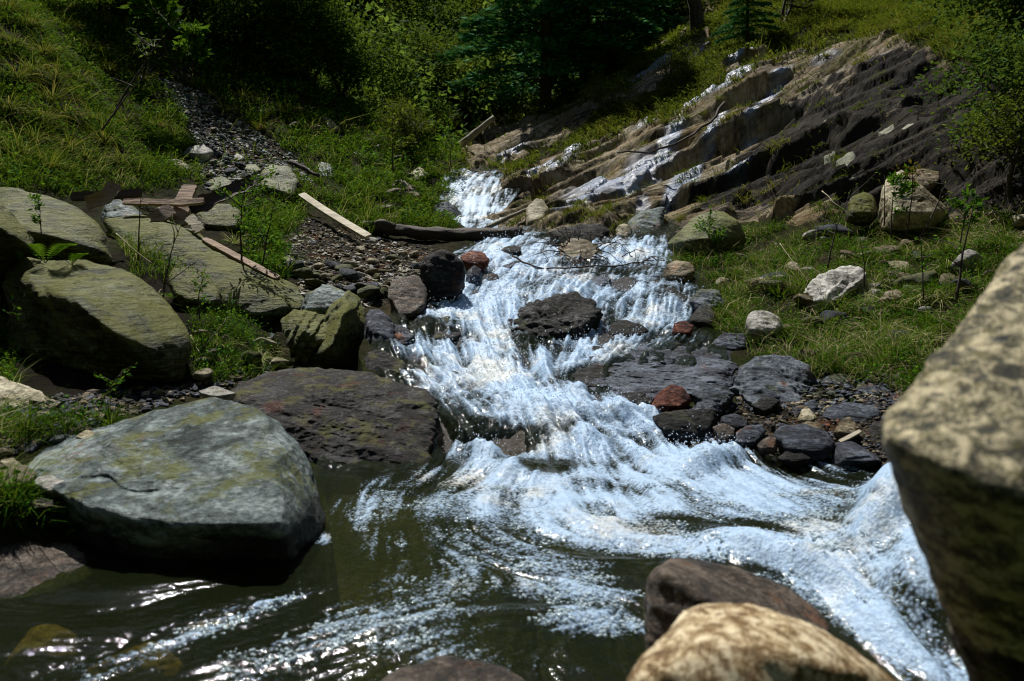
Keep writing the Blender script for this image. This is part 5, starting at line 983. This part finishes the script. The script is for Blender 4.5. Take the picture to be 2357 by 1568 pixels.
def tuft(x, y, kind, s, label, group=None, name='grass_tuft', d=None):
    P_ = drop(np.array([x], float), np.array([y], float))[0] if d is None else W3(x, y, d); o = link(name, TM[kind, int(rng.integers(2 if kind == 'h' else 3))], loc=P_); o.scale = (s, s, s * rng.uniform(.85, 1.15)); o.rotation_euler[2] = rng.uniform(0, 6.28)
    return tag(o, label, 'grass tuft', group)
TUF = [(1820,600,'g',1.1,'tall green tuft behind the white and brown banded rock'),(1900,760,'s',1.2,'large bleached tuft below the banded rock'),(1990,800,'s',1.2,'large bleached tuft drooping towards the lighter bedrock lump'),(2180,600,'g',1.1,'dark green tuft between feathery sapling and blurred boulder'),(1660,690,'g',.9,'green tuft at the right edge of the upper cascade'),(2060,720,'s',1.3,'big straw tuft under the reddish grey cap stone'),(2135,745,'g',1.15,'broad bright green grass tuft on the right bank beside the blurred boulder'),(2110,830,'s',1.0,'straw coloured tuft hanging towards the grey bedrock lumps'),(2160,700,'s',1.1,'dry tuft just above the bright green broad one'),(2010,850,'g',.8,'green tuft over the lighter bedrock lump'),
 (1930,855,'s',.8,'dry tuft hanging over the blue grey bedrock shoulder'),(1560,590,'g',.6,'small bright tuft in front of the pyramid boulder'),(1640,740,'s',.75,'thin rushes beside the small dark red stone'),(1690,760,'s',.8,'straw tuft left of the round grey boulder'),(1860,700,'s',.8,'dry blades draped over the white and brown banded rock'),
 (1780,650,'s',.9,'pale dry tuft in the middle of the right bank'),(1950,590,'g',.8,'green tuft above the banded rock'),(2230,620,'g',1.,'long green tuft high on the right bank near the blurred boulder'),(2080,640,'g',.7,'mixed tuft above the reddish cap stone'),(1740,700,'g',.6,'low green tuft between banded rock and cascade'),
 (2040,790,'g',.9,'green tuft below the greenish low stone'),(1870,790,'s',.9,'sprawling straw tuft above the bedrock shoulder'),(2250,790,'s',1.1,'straw tuft against the blurred boulder'),(1700,620,'s',.8,'straw tuft behind the round grey boulder'),(2290,700,'g',.9,'dark green tuft tucked behind the blurred boulder'),
 (500,800,'s',.9,'dry tuft between the olive boulder and the jagged block'),(560,780,'g',.7,'green tuft left of the jagged block'),(600,830,'s',.8,'straw tuft on the edge of the dark outcrop'),(360,690,'s',.8,'pale hanging tuft right of the olive boulder top'),(60,1000,'g',.8,'green blades beside the pale ridged boulder'),
 (30,1170,'g',.8,'green grass clump over the low wet brown rock'),(255,985,'g',.75,'dark green blades at the back of the smooth grey boulder'),(620,540,'g',.9,'green tuft in front of the long mossy boulder'),(540,560,'s',1.0,'dry tuft below the broad cracked olive block')]
for x, y, k_, s, l in TUF: tuft(x, y, k_, s, l)
for x, y in [(1500,420),(1560,400),(1480,340),(1620,275),(1650,255),(1690,215),(1580,290),(1740,170),(1530,300),(1990,130),(1900,150),(1290,395),(1340,370),(1230,420),(1700,255),(1600,420)]: tuft(x, y, 'h', .55, 'golden grass tuft rooted in a crack of the dipping strata', 'tufts in the cracks of the rock slope')
q_ = sample_poly([(1640,690),(1740,580),(1900,530),(2300,520),(2300,640),(2150,720),(2060,860),(1900,850),(1760,790)], 46)
for i, (x, y) in enumerate(q_): tuft(x, y, 's' if i % 3 else 'g', .7 + .5 * rng.random(), 'low mixed tuft among the stones of the right bank', 'low tufts on the right bank')
q_ = sample_poly([(450,760),(640,800),(640,850),(500,880),(450,860)], 9)
for x, y in q_: tuft(x, y, 's', .5, 'low dry tuft between the olive boulder and the outcrop', 'low tufts left of the outcrop')
for x, y in [(840,330),(780,290),(900,350),(960,360),(1000,400),(940,470),(870,440),(1030,400),(850,480),(720,300),(980,520),(760,330)]: tuft(x, y, 'h', .6, 'yellowish grass tuft on the slope left of the white chute', 'tufts left of the white chute')
for x, y in [(30,110),(75,170),(130,190),(170,30),(230,50),(250,170),(330,190),(300,80),(20,30),(100,290),(150,270),(220,280),(290,290),(50,370),(160,350),(200,380),(280,380),(360,300),(400,320),(110,400),(520,260),(600,300),(560,230),(660,270),(60,60),(100,130),(150,70),(40,180),(210,120),(260,60),(20,260),(120,230),(180,190),(310,130),(80,330),(240,330)]: tuft(x, y, 'h', 1.15, 'long straw grass tuft hanging on the steep upper left slope', 'long tufts on the upper left slope')
for x, y in [(1850,60),(1900,80),(1950,70),(2010,60),(2060,70),(2110,90),(2150,100),(2200,110),(1800,90),(2250,90),(2300,120),(1760,60)]: tuft(x, y, 'h', .9, 'arching grass tuft hanging over the top edge of the dark cliff', 'tufts along the top of the cliff')

# ------------------------------------------------------------------ plants, bushes, trees
def grow(r, p, d, L, rad, depth, out, tips, split=3, ang=.6, curve=.15, droop=0.):
    n = 5; pts = [p]; v = d.copy()
    for i in range(n - 1): v = v + r.normal(0, curve, 3) + np.array([0, 0, -droop]); v /= np.linalg.norm(v); pts.append(pts[-1] + v * L / (n - 1))
    pts = np.array(pts); out.append((pts, np.linspace(rad, rad * .62, n), depth)); tips.append((pts[-1], depth)); 
    if depth <= 1: tips.append((pts[2], depth)); 
    if depth > 0:
        for k_ in range(split):
            j = 4 if k_ == 0 else int(r.integers(1, 5)); nv = v + r.normal(0, ang, 3); nv /= np.linalg.norm(nv); grow(r, pts[j], nv, L * r.uniform(.55, .8), rad * .6, depth - 1, out, tips, split, ang, curve, droop)
def bush_meshes(seed, h, mat, leaf, nleaf, depth=3, split=3, spread=.6, trunks=1, sides=5, rad=.05, puff=.25, aspect=.5, bark='bark', tb=1.):
    r = np.random.default_rng(seed); out, tips = [], []
    for t in range(trunks):
        d = np.array([r.normal(0, .3 if trunks > 1 else .08), r.normal(0, .3 if trunks > 1 else .08), 1.]); d /= np.linalg.norm(d); grow(r, np.array([r.normal(0, .04), r.normal(0, .04), -.05]), d, h * .42, rad, depth, out, tips, split, spread)
    m_ = Mesh()
    for pts, rd, dp in out:
        V, Q, T = tube(pts, rd, sides if dp > 1 else 3, cap=False); m_.add(V, Q)
    trunk = m_.mesh('trunk', [M[bark]]); T_ = np.array([t[0] for t in tips if t[1] <= 1]); crown = None
    if nleaf:
        i = r.integers(0, len(T_), nleaf); cl = T_[i] + r.normal(0, 1, (nleaf, 3)) * puff * np.array([1, 1, .6]) * h * .3; tn = np.clip(r.random(nleaf) ** tb * .7 + .3 * r.random(len(T_))[i], 0, 1)
        V, Q, tt = leafs(cl, leaf * r.uniform(.6, 1.3, nleaf), tn, aspect=aspect); crown = np_mesh('crown', V, [Q], [M[mat]], True, dict(tint=tt))
    return trunk, crown
def conifer_meshes(seed, H, R_, n_br=80, needles=26000):
    r = np.random.default_rng(seed); m_ = Mesh(); V, Q, T = tube(np.array([[0, 0, -.3], [.05, 0, H * .5], [0, .05, H]]), [.14, .09, .02], 8); m_.add(V, Q, T); P_, D_ = [], []
    for k_ in range(n_br):
        z = H * (.08 + .92 * (k_ / n_br)); L = R_ * (1 - z / H) ** .75 * r.uniform(.65, 1.15) + .15; a = k_ * 2.4 + r.normal(0, .3); o_ = np.array([math.cos(a), math.sin(a), 0.])
        t = np.linspace(0, 1, 6)[:, None]; pth = np.array([0, 0, z]) + o_ * L * t + np.array([0, 0, 1]) * (.25 * L * t - .42 * L * t * t); V, Q, T = tube(pth, np.linspace(.03, .008, 6), 4, cap=False); m_.add(V, Q); nn = max(8, int(needles / n_br * L / R_ * 1.6))
        tt_ = r.random(nn) ** .7; b = pth[0] + (pth[-1] - pth[0]) * tt_[:, None] + np.array([0, 0, 1]) * (.25 * L * (tt_ - tt_ ** 2))[:, None]; sd_ = np.array([-math.sin(a), math.cos(a), 0]) * (r.normal(0, .20, nn) * (L * .9) * (1.1 - tt_))[:, None]; b = b + sd_ + r.normal(0, .05, (nn, 3)) - np.array([0, 0, .25]) * (np.linalg.norm(sd_, axis=1) ** 1.0)[:, None]
        P_.append(b); D_.append(o_ + np.sign(sd_) * .8 * np.abs(sd_) / (np.abs(sd_).max() + 1e-6) + np.array([0, 0, .15]))
    P_ = np.concatenate(P_); D_ = np.concatenate(D_); V, Q, tt = leafs(P_, r.uniform(.10, .24, len(P_)), np.clip(r.random(len(P_)) * .7 + .3 * (P_[:, 2] > 0) * r.random(len(P_)), 0, 1), aspect=.32, dirs=D_)
    return m_.mesh('trunk', [M['bark']]), np_mesh('crown', V, [Q], [M['leaf_pine']], True, dict(tint=tt))
def place_tree(name, label, cat, meshes, x, y, s, group=None, d=None, rz=None, lean=(0, 0)):
    P_ = drop(np.array([x], float), np.array([y], float))[0] if d is None else W3(x, y, d)
    if d is not None: P_[2] = float(surf_z(P_[:1], P_[1:2])[0])
    o = empty(name, P_, label, cat, group, rng.uniform(0, 6.28) if rz is None else rz); o.scale = (s, s, s); o.rotation_euler[0] = lean[0]; o.rotation_euler[1] = lean[1]
    link('trunk', meshes[0], parent=o)
    if meshes[1] is not None: link('crown', meshes[1], parent=o)
    return o
con = [conifer_meshes(1, 7.5, 2.3), conifer_meshes(2, 7., 2.0, 66, 18000)]
place_tree('conifer', 'tall blue green conifer left of the pair above the rock slope', 'tree', con[0], 1255, 232, 1.15, d=19.5)
place_tree('conifer', 'second blue green conifer standing just right of the tallest one', 'tree', con[1], 1345, 190, 1.1, d=21)
place_tree('conifer', 'dark conifer behind the other two, touching the top edge', 'tree', con[1], 1440, 100, 1.1, d=26)
place_tree('conifer', 'young dark conifer in the yellow grass above the strata', 'tree', con[1], 1718, 128, .30, d=15.5)
BR = dict(bright=bush_meshes(11, 2.6, 'leaf_bush', .10, 7000, 3, 3, .6, 2, puff=.35), olive=bush_meshes(12, 2.8, 'leaf_olive', .11, 8000, 3, 3, .55, 2, puff=.35), dark=bush_meshes(13, 3., 'leaf_dark', .12, 9000, 3, 3, .6, 3, puff=.35),
  dark2=bush_meshes(14, 3.4, 'leaf_dark', .13, 9000, 3, 3, .5, 1, puff=.4, rad=.08), red=bush_meshes(15, 2.6, 'leaf_red', .07, 2600, 4, 3, .6, 2, puff=.2), bare=bush_meshes(16, 3.6, None, .1, 0, 4, 3, .38, 1, bark='palebark', rad=.06), bare2=bush_meshes(17, 3.2, None, .1, 0, 4, 3, .5, 1, bark='bark', rad=.05), gn=bush_meshes(18, 2.2, 'leaf_olive', .07, 4500, 3, 4, .6, 2, puff=.3))
for x, y, s, k_, l in [(470,95,.8,'dark','dark branching bush at the top of the left slope beside the tiny pale stone'),(560,110,.75,'dark','dark leafy bush behind the scree head'),(640,150,.8,'bright','bright leaved bush at the edge of the left slope woodland'),(720,200,.85,'bright','bright spring green bush above the long brown rock'),
   (790,235,.75,'bright','lowest bright green bush on the left woodland edge'),(690,100,1.3,'olive','olive green tree crown behind the bright bushes'),(820,170,1.2,'olive','olive tree between the bright bushes and the rusty one'),(905,120,1.1,'red','bush with rusty red leaves in the dark wood'),(950,200,.9,'red','smaller brownish bush below the rusty red one'),
   (860,260,.9,'dark','dark bush where the left slope meets the wood'),(930,270,.9,'dark2','dark bush in the valley notch'),(1000,280,.9,'olive','dull olive bush above the pale fallen trunk'),(1070,255,.9,'dark','dark shrub between valley notch and conifers'),(1120,240,.8,'dark2','dark shrub touching the foot of the tall conifer'),
   (1065,110,1.5,'bare','tall pale bare tree in the middle of the dark wood'),(1000,100,1.3,'bare','pale bare tree left of the tallest one'),(1120,100,1.2,'bare2','thin dark bare tree beside the conifers'),(1100,60,1.6,'dark2','dark tree behind the bare trees'),(980,60,1.7,'dark','dark tree crown at the top edge above the rusty bush'),
   (1460,85,.9,'bare','whitish bare snag on the yellow slope right of the conifers'),(1150,170,1.0,'dark','olive tree just left of the tall conifer'),(1010,180,1.1,'dark2','dark tree below the bare trees'),(880,60,1.8,'olive','olive tree at the top edge between bright and rusty bushes'),(760,60,1.8,'bright','tall yellow green tree at the top edge'),
   (1530,60,1.0,'dark','dark tree on the upper slope beside the lone trunk'),(1480,60,1.2,'dark2','dark tree behind the whitish snag'),(300,30,.7,'dark','dark bush at the top of the upper left slope'),(380,30,.75,'dark2','dark leafy tree left of the tiny pale stone'),(1390,190,.5,'gn','small twiggy shrub at the foot of the conifers'),
   (1540,215,.45,'gn','green shrub above the thin outer strata'),(1400,260,.45,'gn','light green shrub over the purple bare rock'),(2350,350,.45,'dark','shadowed bush hanging over the right end of the cliff'),(2260,10,.5,'dark2','dark bush on top of the cliff near the right edge'),(2380,120,.5,'dark','black green bush at the upper right edge'),
   (1800,60,.8,'gn','dull shrub in the grass over the slab crest'),(1870,-10,.7,'dark','dark shrub at the top edge above the slab crest'),(2340,460,.55,'gn','small shrub at the foot of the cliff by the right edge'),(960,350,.5,'gn','green shrub on the ridge left of the white chute'),(1000,330,.45,'gn','small olive shrub behind the ridge left of the chute')]:
    nm = {'bare': 'bare_tree', 'bare2': 'bare_tree', 'dark2': 'tree'}.get(k_, 'bush'); place_tree(nm, l, 'tree' if nm != 'bush' else 'bush', BR[k_], x, y, s)
for i, (x, y) in enumerate([(880,200),(940,150),(1010,240),(1050,190),(1090,160),(1130,130),(930,60),(1040,40),(1180,90),(1240,60),(1330,60),(1400,40),(820,60),(700,40),(620,60),(1200,200)]):
    place_tree('tree', 'crowded dim green tree of the valley wood behind the conifers', 'tree', BR['olive' if i % 3 == 0 else 'dark2'], x, y, 1.2 + .5 * rng.random(), 'crowded trees of the valley wood')
lone = bush_meshes(31, 5., 'leaf_dark', .12, 2600, 3, 3, .5, 1, puff=.3, rad=.15); place_tree('tree', 'straight dark trunk on the upper slope with its crown above the picture', 'tree', lone, 1603, 68, 1.3, d=19.5)
# far wood on the back slope
def wood(name, label, poly, n, mat, size, hmax, ymin, ymax):
    VZ['_'] = [poly]; P_ = sample_ground('_', n, ymin=ymin, ymax=ymax, umax=1.2, uneven=.9); n = len(P_); cl = fbm2(P_[:, 0] * .55, P_[:, 1] * .55, 3); P_[:, 2] += (np.clip(.5 + 1.3 * cl, .08, 1.6)) * hmax * rng.random(n) ** .6
    V, Q, tt = leafs(P_, size * rng.uniform(.6, 1.4, n), np.clip(rng.random(n) * .8 + cl * .5, 0, 1)); tag(link(name, np_mesh(name, V, [Q], [M[mat]], True, dict(tint=tt))), label, 'wood', kind='stuff')
wood('far_wood', 'dark wooded back slope of the valley', [(480,-400),(1900,-400),(1900,0),(1560,0),(1420,150),(1250,240),(1140,300),(1060,320),(960,330),(870,280),(800,230),(600,120),(480,60)], 130000, 'leaf_wood', .15, 2.4, 15, 60)
wood('far_wood', 'olive green growth on the back slope', [(480,-400),(1500,-400),(1420,120),(1250,240),(1140,300),(960,330),(870,280),(800,230),(600,120),(480,60)], 40000, 'leaf_olive', .10, 2.2, 15, 50)
# saplings, sprigs and ferns close to the camera
def sprig(name, label, x, y, d, h, mat, nleaf, leaf, lean=(0, 0), fern=False, bark='twig', nbr=5, seed=0, aspect=.4):
    r = np.random.default_rng(seed); P0 = drop(np.array([x], float), np.array([y], float))[0] if d is None else W3(x, y, d); o = empty(name, P0, label, 'fern' if fern else 'sapling'); m_ = Mesh(); top = np.array([lean[0], lean[1], 1.]) * h
    stem = smooth_path([np.zeros(3), top * .5 + r.normal(0, h * .04, 3), top], 10, h * .02, seed); V, Q, T = tube(stem, np.linspace(h * .012 + .0015, .0012, 10), 5); m_.add(V, Q, T); lp = [stem[5:]]; ld = [np.tile(top / h, (5, 1))]
    for k_ in range(nbr):
        j = int(r.integers(3, 9)); a = r.uniform(0, 6.28); e_ = stem[j] + h * r.uniform(.15, .38) * np.array([math.cos(a), math.sin(a), r.uniform(.3, .9)]); b = smooth_path([stem[j], (stem[j] + e_) / 2 + r.normal(0, h * .02, 3), e_], 7); V, Q, T = tube(b, np.linspace(h * .006 + .001, .001, 7), 4); m_.add(V, Q, T); lp.append(b[2:]); ld.append(np.tile((e_ - stem[j]) / np.linalg.norm(e_ - stem[j]), (5, 1)))
    link('stem', m_.mesh('stem', [M[bark]]), parent=o)
    if nleaf:
        nleaf = int(nleaf * 1.6); lp = np.concatenate(lp); ld = np.concatenate(ld); i = r.integers(0, len(lp), nleaf); V, Q, tt = leafs(lp[i] + r.normal(0, h * .035, (nleaf, 3)), 1.35 * leaf * r.uniform(.6, 1.2, nleaf), r.random(nleaf), aspect=aspect, dirs=ld[i] * .8 + r.normal(0, .7, (nleaf, 3))); link('leaves', np_mesh('leaves', V, [Q], [M[mat]], True, dict(tint=tt)), parent=o)
    return o
def fern(label, x, y, d, L, n=5, seed=0):
    r = np.random.default_rng(seed); P0 = W3(x, y, d); o = empty('fern', P0, label, 'fern')
    for k_ in range(n):
        a = r.uniform(-.4, 3.5); o_ = np.array([math.cos(a), -abs(math.sin(a)) * .5, 1.0]); t = np.linspace(0, 1, 14)[:, None]; pth = o_ * L * t - np.array([0, 0, .5]) * L * t * t; m_ = Mesh(); V, Q, T = tube(pth, np.linspace(.002, .0008, 14), 3); m_.add(V, Q, T, tint=.3); sd_v = np.cross(o_, [0, 0, 1.]); sd_v /= np.linalg.norm(sd_v)
        for j in range(1, 14):
            for s in (-1, 1):
                l = L * .26 * math.sin(math.pi * min(1, (14.5 - j) / 14)) ** .7 * (1 if j > 2 else .6); tip = pth[j] + sd_v * s * l + o_ * l * .3; w_ = o_ / np.linalg.norm(o_) * L * .028; m_.add(np.array([pth[j] - w_, pth[j] + w_, tip]), T=np.array([[0, 1, 2]]), tint=r.uniform(.4, .9))
        link('frond', m_.mesh('frond', [M['leaf_bright']]), parent=o)
fern('bright fern between the olive boulder and the long rounded one', 105, 606, 4.42, .20, 6, 1); fern('second small fern just right of the first', 165, 612, 4.42, .13, 4, 2); fern('little fern at the left edge above the olive boulder', 45, 604, 4.45, .12, 4, 5)
fern('small fern in front of the lichen boulder', 398, 690, 4.4, .07, 3, 6)
for a in [('sapling', 'thin dark bare stem with few leaves rising before the long slanting slab', 370, 720, 4.6, .52, 'leaf_bright', 8, .02, (.28, 0)), ('sapling', 'leafy sapling leaning right in front of the lichen boulder', 460, 735, 4.45, .26, 'leaf_bright', 60, .022, (.15, 0)),
  ('sapling', 'tall leafy sapling in the grass right of the wood heap', 555, 610, 5.9, .62, 'leaf_bright', 170, .035, (.1, 0)), ('sapling', 'tall twiggy sapling just right of the first leafy one', 600, 620, 6.0, .55, 'leaf_bright', 90, .03, (.25, 0)), ('sapling', 'two leaved green shoot above the jagged block', 533, 722, 4.6, .14, 'leaf_bright', 6, .03, (.05, 0)),
  ('sapling', 'tiny leafy plant on the face of the long rounded boulder', 95, 545, 4.62, .22, 'leaf_bright', 45, .028, (0, 0)), ('sapling', 'leafy green sprig lying over the small round brown stone', 225, 940, 3.3, .16, 'leaf_bright', 45, .018, (.7, 0)), ('sapling', 'bright trailing leaves at the left edge of the olive boulder', 25, 760, 3.8, .14, 'leaf_bright', 9, .026, (.1, 0)),
  ('sapling', 'leafy sapling in front of the green pyramid boulder', 1632, 585, 7.3, .40, 'leaf_bright', 120, .032, (.02, 0)), ('sapling', 'second thin sapling at the foot of the green pyramid boulder', 1655, 590, 7.2, .25, 'leaf_bright', 60, .03, (.1, 0)), ('sapling', 'dark bare sapling leaning right in the middle of the right bank', 1905, 620, 6.3, .62, 'leaf_bright', 20, .02, (.25, 0)),
  ('sapling', 'feathery leafed sapling in front of the big pale pointed rock', 2052, 545, 6.6, .48, 'leaf_bright', 200, .04, (.05, 0)), ('sapling', 'red leaved sapling just right of the feathery one', 2085, 540, 6.5, .50, 'leaf_red', 26, .045, (.05, 0)), ('sapling', 'pale dead stem between the mossy round rock and the feathery sapling', 2035, 520, 6.7, .42, None, 0, .02, (-.05, 0)),
  ('sapling', 'long bare purple stem leaning right of the pale pointed rock', 2110, 560, 6.4, .60, 'leaf_olive', 12, .03, (.35, 0)), ('sapling', 'tall dark thorny stem near the blurred boulder', 2200, 700, 5.2, .75, 'leaf_bright', 24, .035, (.12, 0)), ('sapling', 'feathery sapling at the right end of the bank', 2210, 560, 6.2, .40, 'leaf_bright', 160, .04, (.1, 0)),
  ('sapling', 'small dark stem beside the straw tuft near the blurred boulder', 2125, 690, 5.1, .40, 'leaf_bright', 16, .03, (-.1, 0)), ('sapling', 'bare forked stem rising from the banded rock', 1990, 660, 5.7, .35, None, 0, .02, (-.15, 0)), ('sapling', 'slender green sapling on the ridge left of the white chute', 905, 395, 11.8, .95, 'leaf_olive', 160, .07, (.02, 0)),
  ('sapling', 'light green leafy sapling high on the left slope by the tiny pale stone', 385, 130, 11.5, 1.0, 'leaf_bright', 260, .13, (-.1, 0)), ('sapling', 'pale green seedling cluster at the top of the scree', 440, 180, 11.8, .7, 'leaf_bright', 220, .11, (.1, 0)), ('sapling', 'dark leaning branchy shrub over the upper left slope', 262, 265, 8.6, 1.0, 'leaf_dark', 60, .05, (.75, 0)),
  ('sapling', 'second dark bare shrub lying over the upper left slope', 235, 300, 8.5, .8, None, 0, .05, (.9, 0)), ('sapling', 'small sapling on the ridge behind the slope grass', 1035, 395, 13.2, .7, 'leaf_bright', 120, .06, (.05, 0)), ('sapling', 'thin bare dark stem at the left of the long slanting slab', 318, 600, 5.2, .42, None, 0, .03, (.1, 0))]:
    sprig(*a[:9], lean=a[9], seed=int(a[2]) + int(a[3]), nbr=3 if a[7] < 30 else 7)
stick('dry_stalk', 'pale dry stalk leaning against the long slanting slab', 'stalk', [(268,538,4.9),(300,568,4.8),(352,608,4.7)], .004, .002, 'straw_twig', wob=.004)
stick('dry_stalk', 'bent white twig in the dry grass below the lichen boulder', 'stalk', [(440,772,4.3),(452,800,4.25),(470,830,4.2),(494,845,4.15)], .004, .002, 'straw_twig', wob=.01)
stick('dry_stalk', 'pale twig arching up beside the jagged block', 'stalk', [(465,800,4.3),(510,750,4.35),(530,725,4.4)], .003, .0015, 'straw_twig', wob=.02)
stick('dry_stalk', 'long pale dead stalk leaning above the right bank', 'stalk', [(1892,440,7.2),(1925,470,7.0),(1965,500,6.9)], .005, .002, 'straw_twig')
stick('dry_stalk', 'long straw stalk crossing the right bank grass', 'stalk', [(1795,560,6.6),(1830,610,6.3),(1860,646,6.1)], .003, .0015, 'straw_twig')
